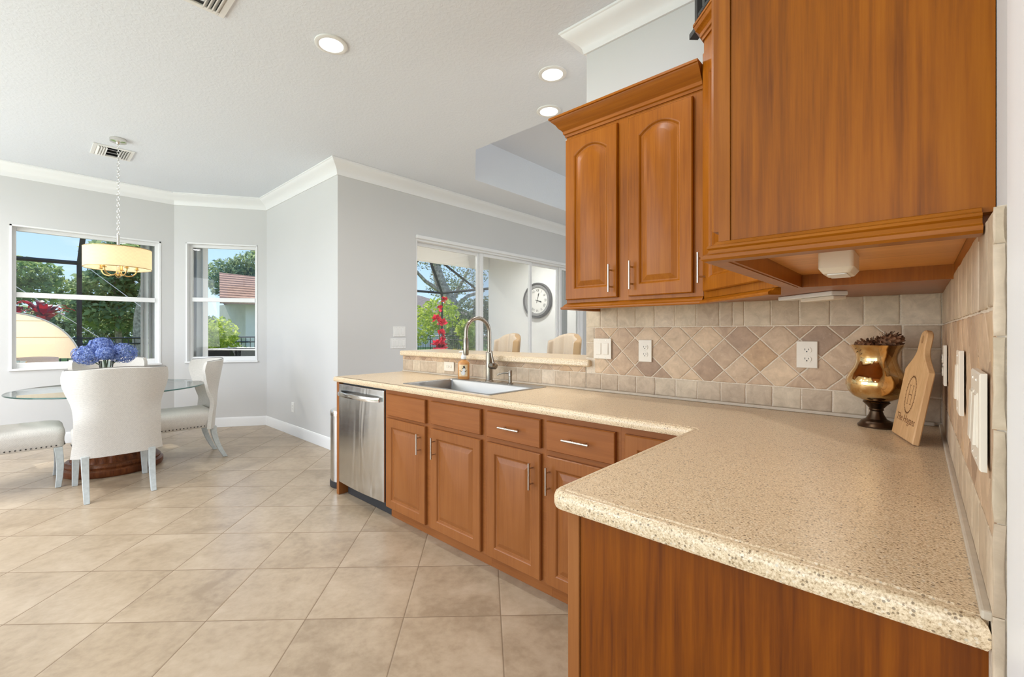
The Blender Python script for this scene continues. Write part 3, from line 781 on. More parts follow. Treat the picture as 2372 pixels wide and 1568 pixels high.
for z, ins_ in ((.914, top), (.8762, inset(rp, .010))):
    tri = tessellate_polygon([[Vector((x, y, 0)) for x, y in ins_], [Vector((x, y, 0)) for x, y in hole]])
    b.add([(x, y, z) for x, y in ins_+hole], [tuple(q) for q in tri])
b.add([(x, y, z) for z in (.8762, .914) for x, y in hole], [(i, (i+1) % 4, 4+(i+1) % 4, 4+i) for i in range(4)])
# flat slip to close the back edge against the tile
b.box(-3.328, RX-.001, KY-.03, KY-.0005, .878, .9139); b.box(RX-.03, RX-.001, .80, KY-.03, .878, .9139)
ct = b.build('countertop', M['counter'], smooth=35); tag(ct, 'speckled beige L shaped kitchen countertop', 'countertop')
b = MB(); b.box(-1.446, RX-.02, KY-.02, KY-.003, .9145, .928); b.box(-3.33, -1.4465, KY-.012, KY-.003, .9145, .924)
b.box(RX-.009, RX+.003, .786, KY-.021, .9143, .926)
tag(b.build('caulk_bead', M['caulk'], bevel=.003), 'grey beige caulk strip where countertop meets tile', 'caulk')
# bar ledge
lp = rounded([(-3.345, 2.258), (-1.403, 2.258), (-1.403, KY-.008), (-1.452, KY-.008), (-1.452, 2.74), (-3.345, 2.74)], [.03, .015, 0, 0, .03, .03])
b = MB(); b.rings([[(x, y, z) for x, y in inset(lp, i)] for i, z in ((.006, 1.0555), (0, 1.062), (0, 1.086), (.004, 1.094), (.012, 1.097))])
tag(b.build('bar_ledge', M['counter'], smooth=35), 'long speckled beige raised bar ledge behind the sink', 'bar top')

# sink
t = thing('kitchen_sink', 'stainless steel drop in sink set in the countertop', 'sink', ((SKX0+SKX1)/2, 1.98, .914))
def rr(x0, x1, y0, y1, r, z, seg=5): return [(x, y, z) for x, y in rounded([(x0, y0), (x1, y0), (x1, y1), (x0, y1)], [r]*4, seg)]
X0, X1, Y0, Y1 = SKX0-.02, SKX1+.02, SKY0-.018, SKY1+.022
bx0, bx1, by0, by1 = SKX0+.012, SKX1-.012, SKY0+.008, SKY1-.085
b = MB(); b.rings([rr(X0, X1, Y0, Y1, .02, .9143), rr(X0, X1, Y0, Y1, .02, .9165), rr(X0+.006, X1-.006, Y0+.006, Y1-.006, .02, .9178),
   rr(bx0-.006, bx1+.006, by0-.006, by1+.006, .016, .9172), rr(bx0, bx1, by0, by1, .014, .910), rr(bx0+.004, bx1-.004, by0+.004, by1-.004, .014, .735), rr(bx0+.03, bx1-.03, by0+.03, by1-.03, .02, .722)], cap=False, capend=True)
b.build('bowl', M['sink'], t, smooth=40)
MB().lathe([(.03, 0), (.04, .002), (.045, .004), (.02, .0045)], ((bx0+bx1)/2, (by0+by1)/2, .7222)).build('drain', M['chrome'], t, smooth=40)
# faucet
fx, fy = -2.153, 2.19
t = thing('kitchen_faucet', 'brushed nickel gooseneck faucet at the sink', 'faucet', (fx, fy, .918))
b = MB(); b.lathe([(.031, 0), (.031, .006), (.026, .01), (.024, .012), (.024, .20), (.021, .203)], (fx, fy, .9182), 24); b.build('body', M['nickel_dark'], t, smooth=40)
pth = [(fx, fy, 1.10), (fx, fy, 1.26)]; R = .092
for k in range(1, 15):
    a = pi*k/14; pth.append((fx-.035*(1-cos(a))*.5, fy-R+R*cos(a), 1.26+R*sin(a)*1.02))
pth += [(fx-.035, fy-2*R-.001, 1.22)]
MB().tube(pth, .0135, 14).build('spout', M['nickel_dark'], t, smooth=50)
MB().tube([(fx-.035, fy-2*R-.001, 1.222), (fx-.035, fy-2*R-.001, 1.215), (fx-.035, fy-2*R-.001, 1.12), (fx-.035, fy-2*R-.001, 1.105)], [.0145, .0175, .019, .016], 16).build('spray_head', M['nickel_dark'], t, smooth=40)
b = MB(); b.tube([(fx+.02, fy-.006, 1.03), (fx+.075, fy-.022, 1.03), (fx+.078, fy-.023, 1.03)], [.022, .022, .017], 18)
lv = b.build('valve', M['nickel_dark'], t, smooth=40)
MB().tube([(fx+.062, fy-.02, 1.045), (fx+.05, fy-.022, 1.09), (fx+.042, fy-.024, 1.132)], [.008, .007, .006], 10).build('lever', M['nickel_dark'], lv, smooth=40)
MB().box(fx-.115, fx+.1, fy-.03, fy+.03, .9179, .9205).build('deck_plate', M['nickel'], t, bevel=.002)
px_, py_ = -1.955, 2.185
t = thing('soap_pump', 'brushed nickel soap pump on the sink deck', 'soap dispenser', (px_, py_, .918))
MB().lathe([(.022, 0), (.022, .004), (.012, .008), (.011, .05), (.013, .052), (.013, .085), (.009, .09)], (px_, py_, .9182), 18).build('pump_body', M['nickel_dark'], t, smooth=40)
MB().tube([(px_, py_, .992), (px_-.03, py_-.03, .990), (px_-.062, py_-.05, .982), (px_-.066, py_-.052, .972)], [.007, .006, .005, .004], 10).build('nozzle', M['nickel_dark'], t, smooth=40)
# soap bottle
sx, sy = -2.415, 2.19
t = thing('soap_bottle', 'amber soap bottle with snowman label and white pump', 'bottle', (sx, sy, .918), radians(40))
b = MB()
for k, (rx_, ry_, z) in enumerate(()): pass
rs = []
for w_, d_, z in ((.04, .022, 0), (.043, .025, .006), (.043, .025, .115), (.036, .021, .127), (.02, .016, .137), (.016, .016, .142)):
    rs.append([Matrix.Translation((sx, sy, .918)) @ Matrix.Rotation(radians(40), 4, 'Z') @ Vector((w_*cos(2*pi*i/24)*(1 if abs(cos(2*pi*i/24)) < .7 else 1), d_*sin(2*pi*i/24), z)) for i in range(24)])
b.rings(rs); b.build('bottle_body', M['soap'], t, smooth=40)
ML = PM[t.name]
lab = lambda u, v, d: ML @ Vector((u, -sqrt(max(0, 1-(u/.043)**2))*.025-.0006-d, v))
b = MB(); N = 8
vs_ = [lab(-.03+.06*i/N, z, 0) for z in (.02, .105) for i in range(N+1)]
b.add(vs_, [(i, i+1, N+2+i, N+1+i) for i in range(N)]); lb = b.build('label', M['label'], t)
def blob(name, mat, cu, cv, ru, rv, d=.0006):
    b_ = MB(); b_.add([lab(cu+ru*cos(2*pi*i/14), cv+rv*sin(2*pi*i/14), d) for i in range(14)], [tuple(range(14))]); return b_.build(name, mat, lb)
blob('snowman_body', M['white_plastic'], 0, .045, .016, .016); blob('snowman_head', M['white_plastic'], .006, .068, .011, .011, .0009)
b = MB(); b.add([lab(u, v, .0012) for u, v in ((-.006, .075), (.018, .079), (.017, .083), (.013, .0825), (.011, .097), (-.001, .095), (.001, .081), (-.007, .079))], [tuple(range(8))]); b.build('snowman_hat', M['ink'], lb)
b = MB(); b.add([lab(u, v, .0012) for u, v in ((.012, .052), (.026, .06), (.025, .064), (.011, .056))], [(0, 1, 2, 3)]); b.build('snowman_arm', M['ink'], lb); b = MB(); b.add([lab(u, v, .0012) for u, v in ((-.012, .052), (-.027, .062), (-.026, .066), (-.011, .056))], [(0, 1, 2, 3)]); b.build('snowman_arm', M['ink'], lb)
b = MB(); b.lathe([(.014, 0), (.019, .004), (.021, .02), (.014, .034), (.009, .038), (.009, .052), (.013, .054), (.012, .06), (.004, .062)], (sx, sy, 1.0605), 18)
b.tube([(sx, sy, 1.116), (sx-.012, sy-.012, 1.117), (sx-.026, sy-.024, 1.112)], [.006, .005, .004], 8); b.build('pump_top', M['white_plastic'], t, smooth=40)

# ------------------------------------------------------------------ wall cabinets
UF = 1.966; EX = -.268; EY = .875
P1, P2 = Vector((-.66, UF)), Vector((EX, 1.574))
UB = 1.412
t = thing('wall_cabinet', 'maple two door wall cabinet beside the bar opening', 'cabinet', (-1.0, 2.13, UB), group='wall cabinets above the backsplash')
x0, x1 = -1.356, -.6615
b = MB(); b.box(x0, x0+.018, UF+.0195, KD-.001, UB, 2.30); b.box(x1-.018, x1, UF+.0195, KD-.001, UB, 2.30); b.box(x0+.018, x1-.018, UF+.0195, KD-.001, UB+.012, UB+.026); b.box(x0+.018, x1-.018, UF+.0195, KD-.001, 2.282, 2.30); b.box(x0+.018, x1-.018, KD-.012, KD-.001, UB+.026, 2.282)
b.build('carcass', M['wood'], t)
MB().box(x0, x1, UF, UF+.019, UB, 2.30).build('face_frame', M['wood'], t)
fu = lambda xx, zz: (lambda u, v, d: (xx+u, UF-d, zz+v))
d = panel_door(fu(-1.353, 1.428), .298, .84, t, M['wood'], arch=.040); bar_pull((-1.083, UF-.02, 1.452), (-1.083, UF-.02, 1.585), (0, -1, 0), d)
d = panel_door(fu(-.997, 1.428), .296, .84, t, M['wood'], arch=.040); bar_pull((-.975, UF-.02, 1.458), (-.975, UF-.02, 1.59), (0, -1, 0), d)
cab_crown = lambda zt, h, pr: [(-.004, zt-h), (.006, zt-h), (.008, zt-h+.012), (.014, zt-h+.016), (.016, zt-h+.03), (.024, zt-h+.04), (.032, zt-h+.046), (pr*.62, zt-.035), (pr*.85, zt-.02), (pr*.9, zt-.012), (pr, zt-.01), (pr, zt), (-.004, zt)]
def sw(name, path, prof, mat, parent, side=-1): return sweep(path, prof, side).build(name, mat, parent, smooth=25)
sw('crown', [(x1, UF), (x0, UF), (x0, KD-.002)], cab_crown(2.388, .10, .07), M['wood_x'], t, -1) if False else None
sweep([(x1-.001, UF), (x0, UF), (x0, KD-.002)], cab_crown(2.388, .10, .07), 1).build('crown', M['wood_x'], t, smooth=25)
rail_prof = lambda zb, zt, pr: [(-.018, zb), (pr-.002, zb), (pr, zb+.004), (pr, zb+.010), (pr*.6, zb+.016), (pr*.45, zt-.010), (.002, zt-.002), (-.0005, zt), (-.018, zt)]
sweep([(x1-.001, UF), (x0, UF), (x0, KD-.03)], rail_prof(1.378, UB-.0005, .024), 1).build('light_rail', M['wood_x'], t, smooth=20)
# diagonal corner cabinet
dd = (P2-P1).normalized(); dnn = Vector((-dd.y, dd.x)); dnn = dnn if dnn.dot(Vector((-1, -1))) > 0 else -dnn
DLn = (P2-P1).length
t = thing('corner_wall_cabinet', 'tall diagonal maple corner wall cabinet', 'cabinet', (-.2, 2.0, UB), group='wall cabinets above the backsplash')
foot = [(P1.x, P1.y+.014), (P2.x+.014, P2.y), (RD-.001, P2.y), (RD-.001, KD-.001), (P1.x, KD-.001)]
b = MB(); b.rings([[(x, y, z) for x, y in foot] for z in (1.402, 2.50)]); b.build('carcass', M['wood'], t)
fdg = lambda u0, z0: (lambda u, v, d: ((P1+dd*(u0+u)+dnn*d).x, (P1+dd*(u0+u)+dnn*d).y, z0+v))
b = MB(); f_ = fdg(0, 0)
b.rings([[f_(u, z, d_) for u, d_ in ((0, -.0095), (DLn, -.0095), (DLn, .0), (0, .0))] for z in (1.402, 2.50)]); b.build('face_frame', M['wood'], t)
d = panel_door(fdg(.025, 1.428), DLn-.05, .99, t, M['wood'], arch=.05)
g = fdg(.048, 0); out = (dnn.x, dnn.y, 0); bar_pull(g(0, 1.462, .02), g(0, 1.588, .02), out, d)
sweep([P2, P1, (P1.x, KD-.002)], cab_crown(2.566, .075, .040), 1).build('crown', M['wood_x'], t, smooth=25)
sweep([P2-dd*.09, P1], rail_prof(1.378, 1.4015, .024), 1).build('light_rail', M['wood_x'], t, smooth=20)
# right-hand cabinet with the end panel
t = thing('wall_cabinet', 'large maple wall cabinet with plain end panel at upper right', 'cabinet', (-.1, 1.25, 1.43), group='wall cabinets above the backsplash')
ub2 = 1.420
b = MB(); b.box(EX+.0195, RD-.001, EY+.012, EY+.024, ub2-.001, 2.50); b.box(EX+.0195, RD-.001, P2.y-.014, P2.y-.001, ub2-.03, 2.50); b.box(EX+.0195, RD-.001, EY+.024, P2.y-.014, 2.46, 2.50); b.box(RD-.012, RD-.001, EY+.024, P2.y-.014, ub2-.03, 2.46)
b.build('carcass', M['wood'], t)
MB().box(EX+.0195, RD-.0125, EY+.0245, P2.y-.0145, ub2+.006, ub2+.018).build('bottom_panel', M['ply'], t)
MB().box(EX, EX+.019, EY, P2.y-.001, ub2-.03, 2.50).build('face_frame', M['wood'], t)
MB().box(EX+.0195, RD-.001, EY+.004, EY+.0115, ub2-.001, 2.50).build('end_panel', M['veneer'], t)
ff = lambda yy, zz: (lambda u, v, d: (EX-d, yy+u, zz+v))
d = panel_door(ff(EY+.02, 1.448), .28, .99, t, M['wood'], arch=.05); bar_pull((EX-.02, EY+.27, 1.48), (EX-.02, EY+.27, 1.61), (-1, 0, 0), d)
d = panel_door(ff(EY+.33, 1.448), .28, .99, t, M['wood'], arch=.05); bar_pull((EX-.02, EY+.36, 1.48), (EX-.02, EY+.36, 1.61), (-1, 0, 0), d)
sweep([(RD-.014, EY), (EX, EY), (EX, P2.y-.03)], [(-.012, 1.388), (.020, 1.388), (.024, 1.392), (.024, 1.398), (.015, 1.402), (.013, 1.409), (.016, 1.412), (.015, 1.416), (.007, 1.419), (.004, 1.424), (-.001, 1.426), (-.012, 1.426)], 1).build('light_rail', M['wood_x'], t, smooth=20)
sweep([(RD-.002, EY), (EX, EY), (EX, P2.y-.01)], cab_crown(2.566, .075, .040), 1).build('crown', M['wood_x'], t, smooth=25)
# fixtures under the wall cabinets, with fill lamps added in two
def plain_thing(name, label, cat, b, mat, bevel=.003, group=None, **k):
    o = b.build(name, mat, bevel=bevel, **k); return tag(o, label, cat, group)
t = thing('undercabinet_light', 'white boxy puck light under the right wall cabinet', 'light fixture', (-.13, 1.2, 1.4255), group='lights under the wall cabinets')
MB().rings([rr(-.155, -.095, 1.145, 1.265, .008, 1.4255), rr(-.155, -.095, 1.145, 1.265, .008, 1.393), rr(-.148, -.102, 1.155, 1.255, .008, 1.382)]).build('housing', M['almond_plastic'], t, smooth=30)
MB().rings([rr(-.142, -.108, 1.165, 1.245, .006, 1.3818), rr(-.142, -.108, 1.165, 1.245, .006, 1.3795)]).build('lens', M['white_plastic'], t)
def puck(parent, loc, w, sx, sy, rz=0):  # weak lamp added below a fixture to lift the dark counter corner
    L = bpy.data.lights.new('undercabinet_fill', 'AREA'); L.shape = 'RECTANGLE'; L.size = sx; L.size_y = sy; L.energy = w; L.color = (1, .93, .82)
    o = bpy.data.objects.new('lamp', L); COL.objects.link(o); o.parent = parent; o.location = loc
puck(t, (.005, .005, -.05), .32, .03, .07)
R45 = Matrix.Translation((-.295, 2.012, 1.4015)) @ Matrix.Rotation(radians(-45), 4, 'Z')
t = thing('undercabinet_light', 'white slim strip light under the corner wall cabinet', 'light fixture', (-.295, 2.012, 1.4015), radians(-45), group='lights under the wall cabinets')
MB().box(-.14, .14, -.03, .03, -.016, 0, R45).build('housing', M['white_plastic'], t, bevel=.004)
MB().box(-.02, .14, -.024, .024, -.03, -.0163, R45).build('lens', M['almond_plastic'], t, bevel=.004)
puck(t, (.06, 0, -.034), .22, .14, .04)
t = thing('undercabinet_light', 'thin white strip light under the two door wall cabinet', 'light fixture', (-1.02, 2.05, 1.4235), group='lights under the wall cabinets')
MB().box(-1.16, -.88, 2.03, 2.08, 1.396, 1.4235).build('housing', M['white_plastic'], t, bevel=.004)
MB().box(-1.15, -.89, 2.036, 2.074, 1.388, 1.3958).build('lens', M['almond_plastic'], t, bevel=.003)

# iron stand on top of the corner cabinet
t = thing('iron_stand', 'black slatted iron stand on top of the corner cabinet', 'stand', (-.612, 1.93, 2.567))
RS = Matrix.Translation((-.612, 1.93, 2.567)) @ Matrix.Rotation(radians(-45), 4, 'Z')
MB().box(-.172, .172, -.02, .02, 0, .025, RS).build('base', M['iron'], t, bevel=.002)
b = MB(); b.box(-.135, -.112, -.012, .012, .0255, .42, RS); b.box(.112, .135, -.012, .012, .0255, .42, RS); b.box(-.135, .135, -.012, .012, .42, .445, RS); b.box(-.112, .112, -.01, .01, .06, .075, RS); b.build('frame', M['iron'], t)
for k in range(4): MB().box(-.073+.042*k, -.058+.042*k, -.006, .006, .0755, .4195, RS).build('bar', M['iron'], t)

# ------------------------------------------------------------------ switches and outlets
def plate(name, label, cat, fn, w, h, kind, group=None, mat=None, base=None):
    """fn(u, v, d) centre at 0,0"""
    mat = mat or M['almond_plastic']
    t = thing(name, label, cat, fn(0, 0, 0), group=group)
    def slab(u0, u1, v0, v1, d0, d1):
        b_ = MB(); i = min(.002, (u1-u0)/4)
        b_.rings([[fn(u, v, dd_) for u, v in ((u0+k, v0+k), (u1-k, v0+k), (u1-k, v1-k), (u0+k, v1-k))] for dd_, k in ((d0, 0), (d1-.0015, 0), (d1, i))]); return b_
    slab(-w/2, w/2, -h/2, h/2, .0003, .007).build('plate', mat, t)
    if kind == 'outlet' or kind == 'outlet_h':
        for s in (-1, 1):
            cu, cv = (0, s*.0195) if kind == 'outlet' else (s*.0195, 0)
            b_ = MB(); pts_ = [(cu+.0165*cos(2*pi*i/20), cv+max(-.0125, min(.0125, .0165*sin(2*pi*i/20)))) for i in range(20)]
            b_.rings([[fn(u, v, .0072) for u, v in pts_], [fn(u, v, .0095) for u, v in pts_]]); r_ = b_.build('receptacle', mat, t)
            for uu, vv, ww, hh in ((-.0065, .003, .0022, .008), (.0065, .003, .0022, .0065), (0, -.0065, .0045, .0045)):
                slab(cu+uu-ww/2, cu+uu+ww/2, cv+vv-hh/2, cv+vv+hh/2, .0096, .0102).build('slot', M['dark_slot'], r_)
        slab(-.002, .002, -.002, .002, .0072, .0082).build('screw', M['nickel'], t)
    else:
        n_ = kind
        for i in range(n_):
            cu = (i-(n_-1)/2)*.046
            r_ = slab(cu-.0175, cu+.0175, -.034, .034, .0072, .0085).build('rocker_frame', mat, t)
            b_ = MB(); b_.rings([[fn(cu+u, v, dd_) for u, v, dd_ in ((-.0155, -.031, .0086), (.0155, -.031, .0086), (.0155, .031, .0086), (-.0155, .031, .0086))],
                                [fn(cu+u, v, dd_) for u, v, dd_ in ((-.0155, -.031, .0115), (.0155, -.031, .0115), (.0155, .031, .0098), (-.0155, .031, .0098))]]); b_.build('rocker', mat, r_)
            for s in (-1, 1): slab(cu-.002, cu+.002, s*.049-.002, s*.049+.002, .0072, .0081).build('screw', M['nickel'], t)
    return t
kf = lambda cx, cz: (lambda u, v, d: (cx+u, KY-.003-d, cz+v))
plate('light_switch', 'ivory double rocker light switch on the tiled wall by the bar', 'light switch', kf(-1.332, 1.163), .115, .118, 2)
plate('wall_outlet', 'ivory duplex outlet right of the double switch', 'outlet', kf(-1.072, 1.158), .074, .118, 'outlet', 'duplex outlets on the tile')
plate('wall_outlet', 'ivory duplex outlet left of the gold urn', 'outlet', kf(-.347, 1.163), .075, .114, 'outlet', 'duplex outlets on the tile')
plate('wall_outlet', 'ivory sideways outlet below the bar ledge by the soap bottle', 'outlet', kf(-2.695, .988), .118, .072, 'outlet_h', 'duplex outlets on the tile')
rf = lambda cy, cz: (lambda u, v, d: (RX-.003-d, cy-u, cz+v))
plate('wall_outlet', 'ivory outlet edge behind the cutting board on the right wall', 'outlet', rf(1.875, 1.161), .074, .118, 'outlet', 'plates on the right wall')
plate('light_switch', 'ivory rocker switch in the middle of the right wall', 'light switch', rf(1.20, 1.166), .074, .118, 1, 'plates on the right wall')
plate('light_switch', 'ivory double rocker switch nearest the right frame edge', 'light switch', rf(.845, 1.15), .115, .118, 2, 'plates on the right wall')
sf = lambda cy, cz: (lambda u, v, d: (SX+d, cy+u, cz+v))
plate('light_switch', 'grey white triple switch on shaded wall, the upper one', 'light switch', sf(3.0, 1.266), .165, .118, 3, 'switch plates on the shaded wall', M['white_plastic'])
plate('light_switch', 'white four gang switch on shaded wall, just above the bar ledge', 'light switch', sf(2.985, 1.128), .21, .118, 4, 'switch plates on the shaded wall', M['white_plastic'])
plate('wall_outlet', 'white outlet low on the bright nook wall', 'outlet', lambda u, v, d: (-5.567+u, BY-d, .341+v), .072, .116, 'outlet', None, M['white_plastic'])

# ------------------------------------------------------------------ counter objects
ux, uy, uz = -.112, 2.128, .914
t = thing('urn_vase', 'gold mercury glass urn on a dark bronze foot', 'vase', (ux, uy, uz))
MB().lathe([(.054, .0005), (.055, .006), (.050, .012), (.047, .015), (.044, .022), (.030, .030), (.022, .045), (.018, .058), (.022, .063), (.020, .067), (.030, .080), (.040, .090), (.036, .0935)], (ux, uy, uz), 36).build('foot', M['urn_foot'], t, smooth=30)
prof = [(.020, .094), (.045, .097), (.070, .112), (.084, .13), (.0905, .152), (.089, .172), (.080, .195), (.068, .215), (.0605, .235), (.0585, .250), (.061, .265), (.069, .282), (.079, .298)]
inn = [(r-.003, z) for r, z in reversed(prof[2:])]
MB().lathe(prof+inn, (ux, uy, uz), 48).build('bowl', M['mercury'], t, smooth=50)
def pinecone(c, r, label, ang):
    o_ = thing('pine_cone', label, 'pine cone', c, group='pine cones in the urn')
    b = MB(); R_ = Matrix.Translation(c) @ Matrix.Rotation(ang, 4, 'Y'); b.ball((0, 0, 0), (r*.7, r*.7, r*.9), 12, 8, R_); b.build('core', M['cone'], o_, smooth=60)
    b = MB()
    for k in range(70):
        z = -1+2*(k+.5)/70; a = k*2.4; rr_ = sqrt(max(0, 1-z*z))
        n_ = Vector((rr_*cos(a), rr_*sin(a), z)); s_ = Vector((-sin(a), cos(a), 0)); u_ = n_.cross(s_)
        p = Vector((n_.x*r*.75, n_.y*r*.75, n_.z*r*.9))
        q = [p-s_*r*.14, p+s_*r*.14, p+n_*r*.3+u_*r*.12+s_*r*.1, p+n_*r*.3+u_*r*.12-s_*r*.1]
        b.add([R_ @ x for x in q]+[R_ @ (x-u_*r*.05) for x in q], [(0, 1, 2, 3), (4, 5, 6, 7), (0, 1, 5, 4), (2, 3, 7, 6)])
    b.build('scales', M['cone'], o_)
pinecone((ux+.036, uy-.02, uz+.312), .036, 'brown pine cone at the right of the urn mouth', 1.3)
pinecone((ux-.005, uy+.03, uz+.292), .034, 'brown pine cone at the back of the urn mouth', .8)
pinecone((ux-.024, uy-.026, uz+.288), .034, 'brown pine cone at the left of the urn mouth', -1.0)
pinecone((ux+.004, uy-.006, uz+.215), .038, 'brown pine cone deep inside the urn', 0.4)

# cutting board leaning on the tile
B0, B1 = Vector((-.051, 2.040, .9155)), Vector((.002, 1.846, .9155))
ed = (B1-B0).normalized(); nrm = Vector((-ed.y, ed.x, 0)); nrm = nrm if nrm.x > 0 else -nrm
lean = radians(9.5); upv = Vector((0, 0, 1))*cos(lean)+nrm*sin(lean); outv = ed.cross(upv); outv = outv if outv.x < 0 else -outv
Wb = (B1-B0).length
bf = lambda u, v, d: B0+ed*u+upv*v+outv*d
t = thing('cutting_board', 'beech cutting board with engraved wreath leaning on the right wall', 'cutting board', tuple(bf(Wb/2, 0, 0)))
def outline(ins):
    w2, hb, ht = Wb/2, .222, .352; hw = .027
    pts_ = [(-w2+ins, ins), (w2-ins, ins), (w2-ins, hb-ins*.6)]
    for k in range(1, 9):
        a = k/8; pts_.append((hw-ins+(w2-hw)*(1-a)**2.1, hb-ins*.6+.075*a**.8))
    for k in range(0, 11):
        a = pi*k/10; pts_.append(((hw-ins)*cos(a), ht-hw+(hw-ins)*sin(a)))
    for k in range(8, 0, -1):
        a = k/8; pts_.append((-(hw-ins)-(w2-hw)*(1-a)**2.1, hb-ins*.6+.075*a**.8))
    pts_.append((-w2+ins, hb-ins*.6))
    return [(x+w2, y) for x, y in pts_]
hole = [(Wb/2+.009*cos(2*pi*k/16), .322+.013*sin(2*pi*k/16)) for k in range(16)]
b = MB(); th = .018
o0, o1 = outline(0), outline(.003)
b.rings([[bf(u, v, 0) for u, v in o1], [bf(u, v, .003) for u, v in o0], [bf(u, v, th-.003) for u, v in o0], [bf(u, v, th) for u, v in o1]], cap=False)
for d_ in (0, th):
    tri = tessellate_polygon([[Vector((u, v, 0)) for u, v in o1], [Vector((u, v, 0)) for u, v in hole]])
    b.add([bf(u, v, d_) for u, v in o1+hole], [tuple(q) for q in tri])
b.rings([[bf(u, v, 0) for u, v in hole], [bf(u, v, th) for u, v in hole]], cap=False)
bd = b.build('board', M['board'], t, smooth=40)
cm = lambda cu, cv: (lambda u, v, d: bf(Wb/2+cu+u, cv+v, th+.0002+d))
b = MB()   # wreath of small leaves
for k in range(64):
    a = 2*pi*k/64; cu, cv = .040*cos(a), .060*sin(a)
    for s in (-1, 1):
        L = .0085; aa = a+pi/2+s*.7; p = (cu+s*.0012*cos(a), cv+s*.0012*sin(a))
        q = [(p[0], p[1]), (p[0]+L*.5*cos(aa)-.0016*sin(aa), p[1]+L*.5*sin(aa)+.0016*cos(aa)), (p[0]+L*cos(aa), p[1]+L*sin(aa)), (p[0]+L*.5*cos(aa)+.0016*sin(aa), p[1]+L*.5*sin(aa)-.0016*cos(aa))]
        if k % 2 == 0 or s > 0: b.add([cm(0, .142)(u, v, .0001) for u, v in q], [(0, 1, 2, 3)])
b.build('wreath', M['engrave'], bd)
b = MB()   # serif H
def strip(u0, v0, u1, v1, w_):
    d_ = Vector((u1-u0, v1-v0)).normalized(); n_ = Vector((-d_.y, d_.x))*w_/2
    b.add([cm(0, .142)(u, v, .0001) for u, v in ((u0+n_.x, v0+n_.y), (u1+n_.x, v1+n_.y), (u1-n_.x, v1-n_.y), (u0-n_.x, v0-n_.y))], [(0, 1, 2, 3)])
for s in (-1, 1):
    strip(s*.0135, -.030, s*.0135, .030, .0022); strip(s*.0135-.006, .030, s*.0135+.006, .030, .002); strip(s*.0135-.006, -.030, s*.0135+.006, -.030, .002)
strip(-.0135, 0, .0135, 0, .0022)
b.build('monogram', M['engrave'], bd)
text_mesh('The Hogans', .034, cm(.002, .062), 'lettering', M['engrave'], bd, .0002, .25)

# ------------------------------------------------------------------ trash can
t = thing('trash_can', 'tall stainless steel trash can behind the dishwasher end', 'trash can', (-3.475, 1.86, 0))
c = (-3.455, 1.83, 0)
MB().lathe([(.132, .001), (.135, .01), (.135, .05), (.131, .052)], c, 32).build('base', M['black_rubber'], t, smooth=40)
MB().lathe([(.13, .0525), (.13, .58)], c, 32).build('bin_body', M['steel'], t, smooth=40)
MB().lathe([(.133, .581), (.134, .60), (.134, .615), (.126, .625), (.09, .632), (.03, .634)], c, 32).build('lid', M['chrome'], t, smooth=40)

# ------------------------------------------------------------------ dining set
TX, TY, TR = -5.46, .56, .70
t = thing('dining_table', 'round glass dining table on a carved wooden pedestal', 'dining table', (TX, TY, 0))
b = MB()
rs = [[((TX+r*cos(2*pi*i/96)), TY+r*sin(2*pi*i/96), z) for i in range(96)] for r, z in ((TR-.004, .735), (TR, .738), (TR, .744), (TR-.004, .747))]
b.add([p for p in rs[0]], [tuple(range(96))]); b.add([p for p in rs[3]], [tuple(range(96))])
gl = b.build('glass_top', M['table_glass'], t)
MB().rings(rs, cap=False).build('glass_edge', M['glass_edge'], gl, smooth=50)
prof = [(.36, .002), (.37, .02), (.37, .055), (.355, .065), (.345, .07), (.35, .085), (.335, .10), (.315, .11)]
MB().lathe(prof, (TX, TY, 0), 56).build('plinth', M['table_wood'], t, smooth=30)
b = MB(); rs = []
for r, z, am in ((.30, .11, .02), (.285, .15, .06), (.25, .19, .07), (.19, .235, .07), (.13, .28, .06), (.10, .33, .03), (.085, .42, .0), (.09, .50, 0), (.12, .55, .03), (.085, .58, 0), (.08, .60, 0)):
    rs.append([(TX+r*(1+am*abs(sin(14*2*pi*i/112))-am/2)*cos(2*pi*i/112), TY+r*(1+am*abs(sin(14*2*pi*i/112))-am/2)*sin(2*pi*i/112), z) for i in range(112)])
b.rings(rs); b.build('carved_pedestal', M['table_wood'], t, smooth=60)
for k in range(4):
    a = pi/4+k*pi/2; ca, sa = cos(a), sin(a)
    MB().tube([(TX+.05*ca, TY+.05*sa, .57), (TX+.16*ca, TY+.16*sa, .60), (TX+.28*ca, TY+.28*sa, .68), (TX+.36*ca, TY+.36*sa, .722), (TX+.42*ca, TY+.42*sa, .7275)], [.045, .04, .03, .02, .006], 10).build('bracket', M['table_wood'], t, smooth=50)

